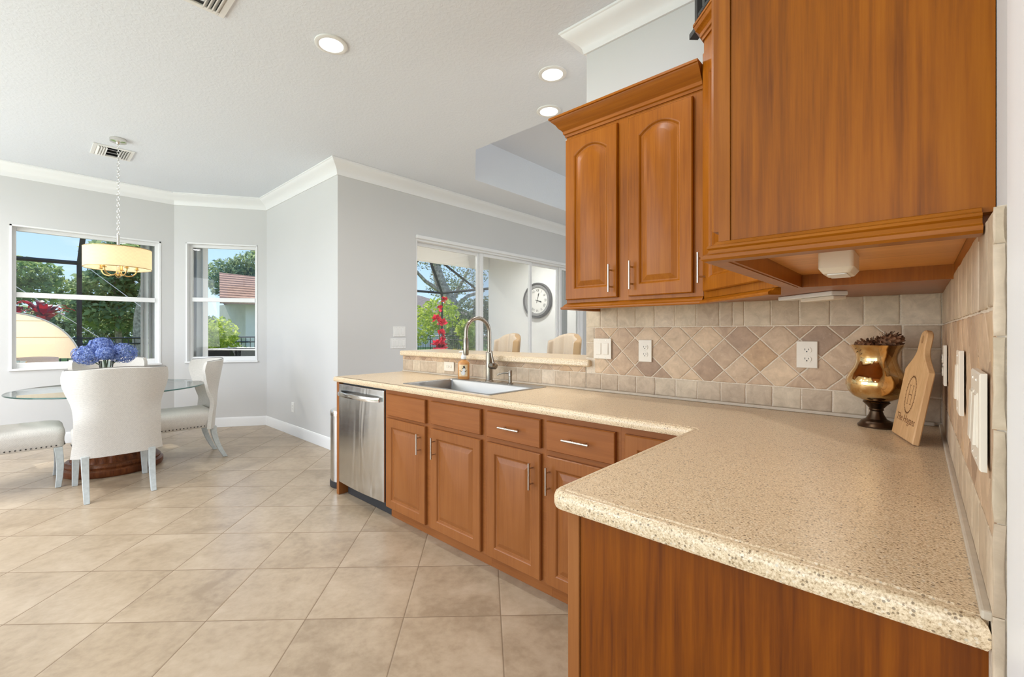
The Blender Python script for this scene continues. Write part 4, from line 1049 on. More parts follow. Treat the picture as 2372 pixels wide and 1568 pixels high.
def make_chair(label):
    """faces +X; the back stands at x=-.26"""
    t = thing('dining_chair', label, 'dining chair', group='upholstered wingback chairs round the glass table')
    NU, NV = 25, 16
    def shell(s, v):       # s -1..1 across, v 0..1 up : mid-surface
        z = .315+v*.655+.02*(1-s*s)*(v**4)-.004
        q_ = min(1, max(0, (v-.52)/.38)); hw = .252+.060*q_*q_*(3-2*q_)-.010*max(0, (v-.93)/.07)**2+.016*max(0, 1-v/.35)**2
        y = s*hw
        wrap = .06+.16*max(0, (v-.42)/.58)**.8*(1-.25*max(0, v-.9)*8) if v > .42 else .06+.04*max(0, .3-v)
        x = -.245-.055*v*v-.03*v+wrap*abs(s)**3.2*1.0
        return Vector((x, y, z))
    def nrm_(s, v):
        e_ = .01; a_ = shell(min(1, s+e_), v)-shell(max(-1, s-e_), v); c_ = shell(s, min(1, v+e_))-shell(s, max(0, v-e_))
        return c_.cross(a_).normalized()
    th = .036
    b = MB(); vs_ = []
    for side in (1, -1):
        for k in range(NV+1):
            for i in range(NU+1):
                s = -1+2*i/NU; v = k/NV; n_ = nrm_(s, v)
                if n_.x < 0: n_ = -n_
                vs_.append(shell(s, v)+n_*th*side*(.5 if side > 0 else .5))
    W_ = NU+1; o2 = W_*(NV+1); fs = []
    for k in range(NV):
        for i in range(NU):
            a0 = k*W_+i; fs.append((a0, a0+1, a0+W_+1, a0+W_)); fs.append((o2+a0, o2+a0+W_, o2+a0+W_+1, o2+a0+1))
    rim = [k*W_ for k in range(NV+1)]+[NV*W_+i for i in range(1, NU+1)]+[k*W_+NU for k in range(NV-1, -1, -1)]+[i for i in range(NU-1, 0, -1)]
    for k in range(len(rim)):
        a0, c0 = rim[k], rim[(k+1) % len(rim)]; fs.append((a0, c0, o2+c0, o2+a0))
    b.add(vs_, fs); bk = b.build('backrest', M['linen'], t, smooth=60, subsurf=0)
    path = [shell(-1, k/NV) for k in range(NV+1)]+[shell(-1+2*i/NU, 1) for i in range(1, NU)]+[shell(1, k/NV) for k in range(NV, -1, -1)]
    def outw(p):
        return p+(Vector((p.x+.2, p.y, p.z-.62))).normalized()*.002
    for off in (-1,):
        MB().tube([Vector((p.x-.012, p.y*1.012, p.z+(.008 if p.z > .9 else 0))) for p in path], .003, 6).build('piping', M['piping'], bk, smooth=60)
    # seat: rounded cushion
    b = MB(); rs = []
    def so(ins, z):
        return [(x, y, z) for x, y in rounded([(-.225+ins*.3, -.238+ins), (.30-ins, -.250+ins), (.30-ins, .250-ins), (-.225+ins*.3, .238-ins)], [.02, .05, .05, .02], 5)]
    rs = [so(.012, .325), so(.0, .332), so(0, .40), so(-.006, .43), so(-.002, .46), so(.015, .48), so(.05, .492), so(.12, .497)]
    b.rings(rs); st = b.build('seat', M['linen'], t, smooth=60)
    b = MB()
    def nails(p0, p1, n_):
        p0, p1 = Vector(p0), Vector(p1)
        for k in range(n_): b.ball(p0.lerp(p1, k/(n_-1)), .0055, 6, 4)
    nails((.301, -.21, .343), (.301, .21, .343), 17); nails((.25, -.250, .343), (-.20, -.240, .343), 17); nails((.25, .250, .343), (-.20, .240, .343), 17)
    b.build('nailhead_trim', M['nail'], st, smooth=60)
    for s in (-1, 1):
        rs = []
        for a in (0, .25, .5, .75, 1):
            z = .326*(1-a)+.001; w_ = .026-.008*a; x = .262+.012*sin(pi*a)+.0*a; y = s*(.217+.010*a)
            rs.append([(x-w_, y-w_, z), (x+w_, y-w_, z), (x+w_, y+w_, z), (x-w_, y+w_, z)])
        MB().rings(rs).build('leg', M['paint_leg'], t, smooth=30, bevel=.003)
    for s in (-1, 1):
        rs = []
        for a in (0, .2, .4, .6, .8, 1):
            z = .326*(1-a)+.001; w_ = .026-.007*a; x = -.225-.11*a**1.8; y = s*(.20-.004*a)
            rs.append([(x-w_, y-w_*.9, z), (x+w_, y-w_*.9, z), (x+w_, y+w_*.9, z), (x-w_, y+w_*.9, z)])
        MB().rings(rs).build('leg', M['paint_leg'], t, smooth=30, bevel=.003)
    return t
chA = make_chair('oatmeal wingback dining chair seen from behind, nearest the kitchen')
chA.location = (-4.765, .50, 0); chA.rotation_euler = (0, 0, pi)
dup(chA, (-5.315, 1.055, 0), -pi/2-.02, 'oatmeal wingback dining chair in profile right of the table')
dup(chA, (-5.31, -.085, 0), pi/2, 'oatmeal wingback dining chair cut off at the left edge')
dup(chA, (-6.26, .62, 0), 0.0, 'oatmeal wingback dining chair behind the table against the window')

# vase of hydrangeas
vx, vy, vz = -5.45, .505, .7475
t = thing('glass_vase', 'clear cut glass vase in the middle of the table', 'vase', (vx, vy, vz))
prof = [(.032, .0), (.036, .004), (.034, .012), (.036, .07), (.044, .16), (.054, .245), (.051, .245), (.041, .16), (.033, .07), (.028, .014)]
rs = [[(vx+r*(1+.03*sin(16*2*pi*i/64))*cos(2*pi*i/64), vy+r*(1+.03*sin(16*2*pi*i/64))*sin(2*pi*i/64), vz+z) for i in range(64)] for r, z in prof]
MB().rings(rs).build('vase_body', M['vase_glass'], t, smooth=60)
heads = [((-.03, -.125, .305), .112, 'left'), ((-.01, .118, .315), .116, 'right'), ((-.05, -.03, .385), .098, 'top'), ((.09, -.015, .32), .072, 'front'), ((-.13, .03, .32), .085, 'rear')]
for (dx, dy, dz), r, nm in heads:
    f_ = thing('hydrangea', 'blue hydrangea bloom at the '+nm+' of the vase', 'flower', (vx, vy, vz+.02), group='hydrangeas in the vase')
    MB().tube([(vx+dx*.1, vy+dy*.1, vz+.018), (vx+dx*.25, vy+dy*.25, vz+.2), (vx+dx*.7, vy+dy*.7, vz+dz*.8), (vx+dx, vy+dy, vz+dz)], .005, 6).build('stem', M['stem'], f_, smooth=60)
    b = MB()
    for k in range(190):
        z = 1-2*(k+.5)/190; a = k*2.39996; q = sqrt(1-z*z); n_ = Vector((q*cos(a), q*sin(a), z*.82)); c_ = Vector((vx+dx, vy+dy, vz+dz))+n_*r*random.uniform(.8, 1.0)
        s_ = n_.orthogonal().normalized(); s_.rotate(Matrix.Rotation(random.uniform(0, 6), 3, n_)); u_ = n_.cross(s_)
        for m_ in range(4):
            d_ = s_*cos(m_*pi/2)+u_*sin(m_*pi/2); e_ = s_*cos(m_*pi/2+pi/2)+u_*sin(m_*pi/2+pi/2); w_ = .0135
            b.add([c_, c_+d_*w_*.8+e_*w_*.55+n_*.004, c_+d_*w_*1.35+n_*.001, c_+d_*w_*.8-e_*w_*.55+n_*.004], [(0, 1, 2, 3)])
    b.build('florets', M['hydrangea'], f_)

# chandelier
hx, hy = -5.40, .585
t = thing('chandelier', 'drum shade chandelier hanging over the dining table', 'chandelier', (hx, hy, CZ))
MB().lathe([(.062, -.001), (.064, -.006), (.062, -.03), (.02, -.034), (.012, -.05)], (hx, hy, CZ), 28).build('ceiling_canopy', M['chrome'], t, smooth=40)
b = MB(); zc = CZ-.055; k = 0
while zc > 2.155:
    L = .034; o_ = []
    for i in range(12):
        a = 2*pi*i/12; u_ = .009*cos(a); v_ = L/2*sin(a)
        o_.append((hx+(u_ if k % 2 else 0), hy+(0 if k % 2 else u_), zc-L/2+v_))
    b.tube(o_+[o_[0]], .0022, 5, cap=False); zc -= L*.8; k += 1
b.build('chain', M['chrome'], t, smooth=60)
MB().tube([(hx, hy, 2.165), (hx, hy, 2.15), (hx, hy, 1.80)], [.006, .012, .012], 12).build('stem', M['chrome'], t, smooth=50)
SZ0, SZ1, SR = 1.848, 2.03, .247
MB().lathe([(SR, SZ0), (SR, SZ1), (SR-.003, SZ1), (SR-.003, SZ0)], (hx, hy, 0), 64, cap=False).build('lamp_shade', M['shade'], t, smooth=50)
b = MB()
for z in (SZ0, SZ1): b.tube([(hx+SR*cos(2*pi*i/48), hy+SR*sin(2*pi*i/48), z) for i in range(49)], .003, 6, cap=False)
for k in range(3):
    a = 2*pi*k/3; b.tube([(hx, hy, SZ1-.012), (hx+SR*cos(a), hy+SR*sin(a), SZ1-.004)], .003, 6)
b.build('shade_ring', M['brass'], t, smooth=60)
for k in range(5):
    a = 2*pi*k/5+.35; ca, sa = cos(a), sin(a); pth = []
    for i in range(11):
        w_ = pi*i/10; pth.append((hx+(.07+.065*(-cos(w_)))*ca, hy+(.07+.065*(-cos(w_)))*sa, 1.842-.062*sin(w_)))
    ar = MB().tube(pth, .006, 8).build('arm', M['brass'], t, smooth=60)
    ex, ey = hx+.135*ca, hy+.135*sa
    MB().lathe([(.008, 0), (.02, .004), (.02, .008), (.011, .01), (.011, .05)], (ex, ey, 1.842), 14).build('candle_cup', M['brass'], ar, smooth=40)
    MB().lathe([(.009, .05), (.016, .068), (.012, .088), (.003, .104)], (ex, ey, 1.842), 14).build('bulb', M['bulb'], ar, smooth=60)
MB().lathe([(.012, 1.80), (.02, 1.79), (.022, 1.78), (.012, 1.77), (.004, 1.762)], (hx, hy, 0), 18).build('finial', M['brass'], t, smooth=50)

# ------------------------------------------------------------------ ceiling fixtures
def downlight(x, y, label, z=CZ, watts=None):
    t = thing('recessed_light', label, 'ceiling light', (x, y, z), group='recessed downlights outside the view' if 'outside' in label else 'recessed downlights in the ceiling')
    MB().lathe([(.098, -.0005), (.097, -.008), (.082, -.013), (.072, -.010), (.072, -.0005)], (x, y, z), 36).build('trim_ring', M['white_plastic'], t, smooth=40)
    MB().lathe([(.071, -.002), (.071, -.006), (.03, -.0075)], (x, y, z), 32).build('lens', M['lens'], t, smooth=60)
    L = bpy.data.lights.new('downlight', 'AREA'); L.shape = 'DISK'; L.size = .15; L.energy = watts or DOWNLIGHT_W; L.color = (1, .985, .965); L.spread = radians(165)
    lo = bpy.data.objects.new('lamp', L); COL.objects.link(lo); lo.parent = t; lo.location = (0, 0, -.016)
downlight(-2.655, 1.30, 'leftmost glowing recessed light, above the kitchen floor')
downlight(-1.845, 2.50, 'glowing recessed light over the bar, left of the wall crown')
downlight(-2.175, 2.90, 'small glowing recessed light just above the cabinet crown')
for i, (x, y) in enumerate(((-1.1, 1.27), (-2.65, -.45), (-1.05, -.45), (-2.65, -2.1), (-1.05, -2.1), (-4.3, -2.0), (-5.6, -2.2), (1.2, -1.0), (-4.5, -.95), (-5.6, -1.1))):  # first fits the counter shadow; the rest added unseen to brighten the rooms
    downlight(x, y, 'recessed light assumed outside the view over the kitchen', CZ, DOWNLIGHT_W*(1.0 if i == 0 else (2.0 if x < -4 else .6)))
for i, (x, y) in enumerate(((-1.5, 4.2), (-1.5, 6.0), (.8, 5.0))):  # unseen lamps added to brighten the family room
    downlight(x, y, 'added recessed fill light outside the view over the family room', TZ)
for i, (x, y) in enumerate(((-5.3, 4.2), (-5.3, 6.2))):  # unseen lamps added because the lanai came out dark
    downlight(x, y, 'added recessed fill light outside the view in the lanai ceiling', 2.95, 58)
def vent(cx, cy, w, d, label):
    t = thing('ceiling_vent', label, 'air vent', (cx, cy, CZ), group='supply vents in the ceiling')
    b = MB(); z0, z1 = CZ-.012, CZ-.0005; f_ = .03
    b.box(cx-w/2, cx+w/2, cy-d/2, cy-d/2+f_, z0, z1); b.box(cx-w/2, cx+w/2, cy+d/2-f_, cy+d/2, z0, z1)
    b.box(cx-w/2, cx-w/2+f_, cy-d/2+f_, cy+d/2-f_, z0, z1); b.box(cx+w/2-f_, cx+w/2, cy-d/2+f_, cy+d/2-f_, z0, z1); b.build('frame', M['white_plastic'], t, bevel=.003)
    MB().box(cx-w/2+f_, cx+w/2-f_, cy-d/2+f_, cy+d/2-f_, CZ-.002, z1).build('duct', M['dark_slot'], t)
    n_ = 4; s0 = cy-d/2+f_; q = (d-2*f_)*.3
    for g0, sg in ((s0, 1), (cy+d/2-f_, -1)):
        for k in range(n_):
            y = g0+sg*(q*(k+.5)/n_)
            MB().rings([[(x, y+sg*dy, CZ-.002-dz) for dy, dz in ((-.012, 0), (-.006, 0), (.012, .02), (.006, .02))] for x in (cx-w/2+f_, cx+w/2-f_)]).build('louver', M['white_plastic'], t)
    y0, y1 = s0+q, cy+d/2-f_-q
    for k in range(3):
        x = cx-w/2+f_+(w-2*f_)*(k+.5)/3
        MB().rings([[(x+dx, y, CZ-.002-dz) for dx, dz in ((-.022, 0), (-.014, 0), (.022, .018), (.014, .018))] for y in (y0, y1)]).build('louver', M['shutter'], t)
vent(-5.825, .587, .34, .31, 'white ceiling vent beside the chandelier canopy')
vent(-2.70, .60, .34, .34, 'white ceiling vent cut off by the top frame edge')

# ------------------------------------------------------------------ family room: bar stools
def bar_stool(label, loc, rz):
    """faces +X"""
    t = thing('bar_stool', label, 'bar stool', group='tufted stools at the bar ledge')
    for sx_ in (-1, 1):
        for sy_ in (-1, 1):
            rs = [[(sx_*(.17+.03*a)+k*(.02-.006*a), sy_*(.17+.02*a)+l*(.02-.006*a), .66*(1-a)+.001) for k, l in ((-1, -1), (1, -1), (1, 1), (-1, 1))] for a in (0, .5, 1)]
            MB().rings(rs).build('leg', M['table_wood'], t)
    b = MB()
    for z in (.22,):
        b.box(-.19, .19, -.19, -.17, z, z+.02); b.box(-.19, .19, .17, .19, z, z+.02); b.box(.17, .19, -.19, .19, z, z+.02)
    b.build('footrest', M['table_wood'], t)
    b = MB(); b.rings([[(x, y, z) for x, y in rounded([(-.22+i, -.23+i), (.23-i, -.23+i), (.23-i, .23-i), (-.22+i, .23-i)], [.06]*4)] for i, z in ((.01, .655), (0, .67), (0, .72), (.015, .745), (.06, .757))]); b.build('seat', M['tuft'], t, smooth=60)
    NU, NV = 36, 20; vs_ = []; W_ = NU+1
    def mid(s, v):
        top = 1.252-.085*abs(s)**2.2+.02*max(0, abs(s)-.85)/.15
        z = .70+(top-.70)*v; a = s*.95
        R_ = .245
        return Vector((.02-R_*cos(a)-.05*v, R_*sin(a)*1.02, z))
    for side in (1, -1):
        for k in range(NV+1):
            for i in range(NU+1):
                s = -1+2*i/NU; v = k/NV; a = s*.95; n_ = Vector((cos(a), -sin(a), 0))
                if side > 0:
                    puff = .034*abs(sin(pi*(s*2.0+.5)))**.6+.012
                    p = mid(s, v)+n_*puff
                else: p = mid(s, v)-n_*.022
                vs_.append(p)
    b = MB(); o2 = W_*(NV+1)
    for side in (0, 1):
        b.cm = 0 if side == 0 else 1
        fs = []
        for k in range(NV):
            for i in range(NU): a0 = side*o2+k*W_+i; fs.append((a0, a0+1, a0+W_+1, a0+W_))
        if side == 0: b.add(vs_, fs)
        else:
            for f in fs: b.f.append(list(f)); b.mi.append(1)
    rim = [k*W_ for k in range(NV+1)]+[NV*W_+i for i in range(1, NU+1)]+[k*W_+NU for k in range(NV-1, -1, -1)]+[i for i in range(NU-1, 0, -1)]
    for k in range(len(rim)):
        a0, c0 = rim[k], rim[(k+1) % len(rim)]; b.f.append([a0, c0, o2+c0, o2+a0]); b.mi.append(1)
    bk = b.build('backrest', [M['tuft'], M['tuft_back']], t, smooth=80, subsurf=1)
    b = MB()
    for s in (-.6, -.2, .2, .6):
        for v in (.45, .7):
            sv = s+(.2 if v > .6 else 0)
            if abs(sv) < .9: b.ball(mid(sv, v)+Vector((cos(sv*.95), -sin(sv*.95), 0))*.03, .009, 8, 5)
    b.build('button', M['tuft'], bk, smooth=60)
    t.location = loc; t.rotation_euler = (0, 0, rz)
    return t
RZ = atan2(-.95, -.30)
st = bar_stool('cream tufted bar stool behind the faucet', (-2.83, 2.87, 0), RZ)
dup(st, (-2.19, 2.87, 0), RZ, 'cream tufted bar stool beside the tiled wall end')

# ------------------------------------------------------------------ outdoors
tag(MB().box(-90, 60, -80, 90, -.22, -.16).build('lawn', M['grass']), 'green lawn beyond the pool cage', 'lawn', kind='structure')
tag(MB().box(-11.3, WX-.21, -6, 9.3, -.155, -.05).build('patio', M['deck']), 'pale paved patio around the house', 'patio', kind='structure')
tag(MB().box(WX-.2, SX-.17, BY+.17, 7.6, -.155, -.02).build('lanai_floor', M['deck']), 'pale lanai floor outside the sliding door', 'patio', kind='structure')
tag(MB().box(-8.75, WX-.27, -4, 1.9, 2.86, 2.95).build('shading_eave', M['stucco']), 'unseen white eave over the nook windows, sized to cut the sun', 'eave', kind='structure')  # unseen eave, depth set so the sun leaves a narrow floor strip
wall('wall_lanai', 'white stucco lanai wall carrying the round clock', (-7.1, 7.2), (SX-.17, 7.2), (0, 1), -.05, 3.0, [], M['stucco'], .15)
tag(MB().box(-7.25, -7.08, BY+.5, 7.19, 2.675, 2.95).build('lanai_beam', M['stucco']), 'white fascia beam across the lanai opening', 'beam', kind='structure')
tag(MB().box(-7.25, SX-.17, BY+.17, 7.6, 2.951, 3.0).build('lanai_ceiling', M['stucco']), 'white lanai ceiling above the clock wall', 'ceiling', kind='structure')
# clock
cx, cz, cy = -5.67, 1.905, 7.2
t = thing('wall_clock', 'round grey wall clock on the white lanai wall', 'clock', (cx, cy-.002, cz))
RC = Matrix.Translation((cx, cy-.002, cz)) @ Matrix.Rotation(pi/2, 4, 'X')
MB().lathe([(.365, .0), (.365, .05), (.35, .065), (.335, .06), (.32, .03), (.32, .0)], (0, 0, 0), 56, RC, cap=False).build('rim', M['clock_dark'], t, smooth=40)
MB().lathe([(.318, .012), (.318, .05), (.30, .052), (.265, .04), (.262, .012)], (0, 0, 0), 56, RC, cap=False).build('inner_ring', M['clock_mid'], t, smooth=40)
dial = MB().lathe([(.262, .012), (.262, .026), (.01, .0262)], (0, 0, 0), 48, RC).build('dial', M['clock_face'], t)
for k, nm in enumerate(('XII', 'I', 'II', 'III', 'IIII', 'V', 'VI', 'VII', 'VIII', 'IX', 'X', 'XI')):
    a = -2*pi*k/12
    def fnn(u, v, d, a=a): x, y = u*cos(a)-(v+.205)*sin(a), u*sin(a)+(v+.205)*cos(a); return RC @ Vector((x, y, .0275+d))
    text_mesh(nm, .075, fnn, 'numeral', M['ink'], dial, .001)
def hand(a, L, w_, name):
    b = MB(); q = [(-w_*.4, -.05), (w_*.4, -.05), (w_*.5, L*.55), (w_*1.3, L*.72), (0, L), (-w_*1.3, L*.72), (-w_*.5, L*.55)]
    b.rings([[RC @ Vector((u*cos(a)-v*sin(a), u*sin(a)+v*cos(a), d)) for u, v in q] for d in (.031, .034)]); b.build(name, M['ink'], t)
hand(-.28, .17, .012, 'hour_hand'); hand(-1.85, .12, .014, 'minute_hand')
# pool cage
t = thing('pool_cage', 'dark bronze pool cage frame beyond the windows', 'pool cage', (-11, 4, -.05))
CX, CY, CH = -11.0, 9.05, 2.5
def bar(name, a, c, w_=.05, mat=None):
    return MB().tube([a, c], w_*.72, 4).build(name, mat or M['bronze'], t)
for y in (-5.2, -2.3, .655, 6.3, CY): bar('post', (CX, y, -.05), (CX, y, CH))
bar('eave_rail', (CX, -6, CH), (CX, .66, CH)); bar('eave_rail', (CX, 6.3, CH), (CX, CY, CH)); bar('eave_rail', (CX, CY, CH), (-7.3, CY, CH))
bar('post', (-9.4, CY, -.05), (-9.4, CY, CH))
bar('rafter', (CX, CY, CH), (-8.4, 6.5, 3.05)); bar('rafter', (-9.4, CY, CH), (-7.9, 6.3, 2.95)); bar('rafter', (CX, 6.3, CH), (-8.5, 6.5, 3.05)); bar('rafter', (CX, .655, CH), (-9.0, .62, 3.1))
bar('cable', (CX, .72, CH-.02), (CX, 2.7, .70), .008, M['shutter']); bar('cable', (CX, -.6, CH-.08), (CX, 1.6, .6), .008, M['shutter'])
# garden fence
t = thing('garden_fence', 'black metal picket fence beyond the pool cage', 'fence', (-16, 4, -.16))
def fence(a, c):
    a, c = Vector(a), Vector(c); L = (c-a).length; d = (c-a)/L
    b = MB()
    for z in (.0, .95, 1.1): b.tube([(a.x, a.y, z), (c.x, c.y, z)], .022, 4)
    b.build('rail', M['iron'], t)
    n_ = int(L/.13); b = MB()
    for k in range(n_+1):
        p = a+d*L*k/n_; b.tube([(p.x, p.y, -.16), (p.x, p.y, 1.12)], .011 if k % 16 else .03, 4)
    b.build('pickets', M['iron'], t)
fence((-15.5, -4, 0), (-15.5, 12.1, 0)); fence((-15.5, 12.1, 0), (-5, 12.1, 0))

def foliage(blobs, n, size, droop=0):
    b = MB(); tot = sum(q[1][0]*q[1][1] for q in blobs)
    for c, r in blobs:
        m_ = int(n*r[0]*r[1]/tot)
        for k in range(m_):
            while True:
                p = Vector((random.uniform(-1, 1), random.uniform(-1, 1), random.uniform(-1, 1)))
                if p.length < 1 and (p.length > .45 or random.random() < .35): break
            q = Vector((c[0]+p.x*r[0], c[1]+p.y*r[1], c[2]+p.z*r[2]))
            s = size*random.uniform(.6, 1.4); d = Vector((random.gauss(0, 1), random.gauss(0, 1), random.gauss(0, .7)-droop)).normalized(); e_ = d.orthogonal().normalized(); e_.rotate(Matrix.Rotation(random.uniform(0, 6.3), 3, d))
            b.add([q-d*s, q+e_*s*.42, q+d*s, q-e_*s*.42], [(0, 1, 2, 3)])
    return b
def tree(label, blobs, trunk, mat, n=2600, size=.2, cat='tree', group=None, r=.16, name='tree', branches=()):
    t = thing(name, label, cat, trunk[0], group=group)
    foliage(blobs, n, size).build('foliage', mat, t)
    k = len(trunk); MB().tube(trunk, [r*(1-.5*i/(k-1)) for i in range(k)], 8).build('trunk', M['bark'], t, smooth=60)
    for br_ in branches: MB().tube(br_, [r*.35*(1-.6*i/(len(br_)-1)) for i in range(len(br_))], 6).build('branch', M['bark'], t, smooth=60)
    return t
GT = 'trees beyond the garden fence'
tree('tall airy pine at the left of the large window', [((-36, -1.0, 4.6), (1.7, 2.6, .9)), ((-36, .9, 3.6), (1.5, 1.7, .8)), ((-36, -1.6, 3.2), (1.5, 1.8, .7)), ((-36, -2, 6.2), (1, 1.2, .7))], [(-36, -.8, -.2), (-36, -.6, 2.5), (-36, -.4, 5)], M['pine'], 5200, .16, group=GT)
tree('broad dark pine behind the chandelier', [((-29, 3.4, 5.0), (1.8, 1.7, 1.0)), ((-29, 4.4, 3.8), (1.7, 1.8, 1.0)), ((-29, 2.6, 3.6), (1.6, 1.2, .8)), ((-29, 3.6, 2.2), (1.8, 2.6, .9)), ((-29, 1.9, 2.6), (1, .9, .5))], [(-29, 3.2, -.2), (-29, 3.1, 2.5), (-29, 3.0, 5)], M['oak'], 6000, .17, group=GT)
tree('slender pine trunk in front of the dark pine', [((-26, 4.1, 4.9), (1.2, 1.2, .7))], [(-26, 3.45, -.2), (-26, 3.5, 2.0), (-26, 3.9, 4.6)], M['pine'], 1200, .16, group=GT, r=.2)
tree('second slender pine trunk nearer the window frame', [((-33, 5.5, 5.5), (1.3, 1.3, .8))], [(-33, 4.63, -.2), (-33, 4.8, 2.3), (-33, 5.2, 5.1)], M['pine'], 1200, .16, group=GT, r=.2)
tree('thin pine trunk at the far right of the large window', [((-37.5, 6.2, 6.0), (1.3, 1.3, .8))], [(-37.5, 5.8, -.2), (-37.5, 5.85, 2.5), (-37.5, 6.05, 5.4)], M['pine'], 1000, .16, group=GT, r=.18)
tag(foliage([((-42, y, 1.5), (1.4, 2.2, 1.5)) for y in range(-6, 12, 3)], 9000, .2).build('distant_hedgerow', M['oak']), 'dark distant tree line behind the pines', 'hedge', kind='stuff')
tree('dark leafy tree rising above the terracotta roof', [((-38, 13.5, 6.0), (2, 3.2, 1.9)), ((-38, 10.6, 5.3), (1.6, 1.7, 1.6)), ((-38, 12, 4.4), (1.6, 1.6, 1.5)), ((-38, 16, 5.2), (2, 2.2, 1.8))], [(-38, 13, -.2), (-38, 13, 4), (-38, 13.3, 6)], M['oak'], 9000, .19, group=GT)
tree('pale sunny treetop peeking above the dark tree', [((-43, 15.2, 8.4), (1.2, 1.5, .9))], [(-43, 15.2, -.2), (-43, 15.2, 8)], M['lime'], 1500, .18, group=GT)
tree('massive grey trunk tree seen through the sliding door', [((-17.2, 12.6, 5.0), (1.6, 1.3, .9)), ((-17, 11.6, 4.6), (.9, .8, .5)), ((-16.8, 14.9, 4.2), (1.5, 1.5, 1.1)), ((-16.6, 13.9, 3.4), (.9, 1.1, .6))],
     [(-16.0, 13.9, -.2), (-16.0, 13.85, 2.5), (-16.3, 13.4, 3.4), (-16.6, 13.25, 4.4), (-17, 13.4, 5.6)], M['olive'], 4200, .06, group=GT, r=.36,
     branches=[[(-16.1, 13.8, 2.6), (-16.2, 14.4, 3.4), (-16.4, 15.2, 4.4)], [(-16.2, 13.6, 3.0), (-16.5, 12.6, 3.6), (-16.8, 11.6, 4.6)], [(-16.0, 13.9, 2.4), (-15.8, 14.6, 3.0), (-15.7, 15.6, 3.3)]])
def shrub(label, blobs, mat, n=1500, size=.09, base=None, group=None):
    b0 = blobs[0][0]; t = thing('shrub', label, 'shrub', (b0[0], b0[1], -.16), group=group)
    foliage(blobs, n, size).build('foliage', mat, t)
    b = MB()
    for c, r in blobs: b.tube([(c[0], c[1], -.16), (c[0], c[1], c[2])], .03, 5)
    b.build('stem', M['bark'], t)
shrub('lime green shrub left of the red flower stalk', [((-13.2, 9.6, 1.5), (.9, .8, .75)), ((-12.9, 10.5, 1.9), (.8, .7, .7)), ((-13.6, 9.0, 1.0), (.8, .7, .7))], M['lime'], 2600, .08)
shrub('shaded olive shrub right of the big trunk', [((-14.4, 13.3, 2.0), (.8, .7, .8)), ((-14.2, 13.9, 1.4), (.8, .8, .9)), ((-14.8, 12.9, 1.3), (.7, .6, .8)), ((-13.8, 14.0, 2.3), (.7, .7, .6)), ((-14.0, 14.6, 1.9), (.8, .8, .9))], M['olive'], 6500, .07)
shrub('bright fern bush behind the faucet arch', [((-12.6, 11.55, 1.35), (.45, .4, .4)), ((-12.3, 11.5, .95), (.45, .4, .4))], M['lime'], 900, .09)
shrub('sunny green bush in front of the neighbour house', [((-14.2, 3.65, 1.15), (.55, .55, .55)), ((-14.2, 3.3, .8), (.6, .6, .6))], M['lime'], 2000, .07)
shrub('yellow flowering bush beside the hydrangeas', [((-12.6, 1.75, .38), (.4, .5, .3)), ((-12.7, 2.5, .36), (.4, .5, .3))], M['yellow'], 1500, .05)
tag(foliage([((x, 11.0, .30), (.5, .22, .36)) for x in (-13.4, -12.5, -11.6, -10.7)], 3000, .05).build('flower_border', M['yellow']), 'low yellow flower border along the far fence', 'flowers', kind='stuff')
tag(foliage([((-14.7, y, .34), (.45, .6, .52)) for y in (4.4, 5.2, 6.0, 6.8)], 4200, .06).build('clipped_hedge', M['green']), 'clipped dark green hedge under the neighbour house', 'hedge', kind='stuff')

# neighbour houses
t = thing('neighbour_house', 'pale neighbour house with terracotta tile roof', 'house', (-29, 10, -.16))
b = MB(); b.box(-33, -28, 8.6, 16, -.16, 3.0); hw_ = b.build('house_wall', M['house'], t)
b = MB(); b.add([(-27.2, 7.1, 2.95), (-27.2, 17, 2.95), (-31, 13, 4.75), (-31, 8.07, 4.9), (-34.5, 17, 3.0), (-34.5, 9.4, 3.0)], [(0, 1, 2, 3), (3, 2, 4, 5), (0, 3, 5)]); b.add([(-27.2, 7.1, 2.8), (-27.2, 17, 2.8), (-27.2, 17, 2.95), (-27.2, 7.1, 2.95)], [(0, 1, 2, 3)]); b.build('tile_roof', M['roof'], t)
b = MB(); b.box(-28.0, -27.95, 9.2, 10.6, 1.7, 2.75); b.build('window_awning', M['roof_grey'], t)
b = MB(); b.box(-27.99, -27.94, 11.0, 12.4, 1.2, 2.6); b.build('window_dark', M['dark_slot'], t)
t = thing('neighbour_house', 'distant house with faded brown hip roof seen past the lime shrub', 'house', (-36, 27, -.16))
MB().box(-44, -34, 22, 32, -.16, 2.9).build('house_wall', M['house'], t)
b = MB(); b.add([(-33, 21, 2.9), (-33, 33, 2.9), (-45, 33, 2.9), (-45, 21, 2.9), (-39, 25, 5.2), (-39, 29, 5.2)], [(0, 1, 5, 4), (1, 2, 5), (2, 3, 4, 5), (3, 0, 4)]); b.build('hip_roof', M['roof_grey'], t)

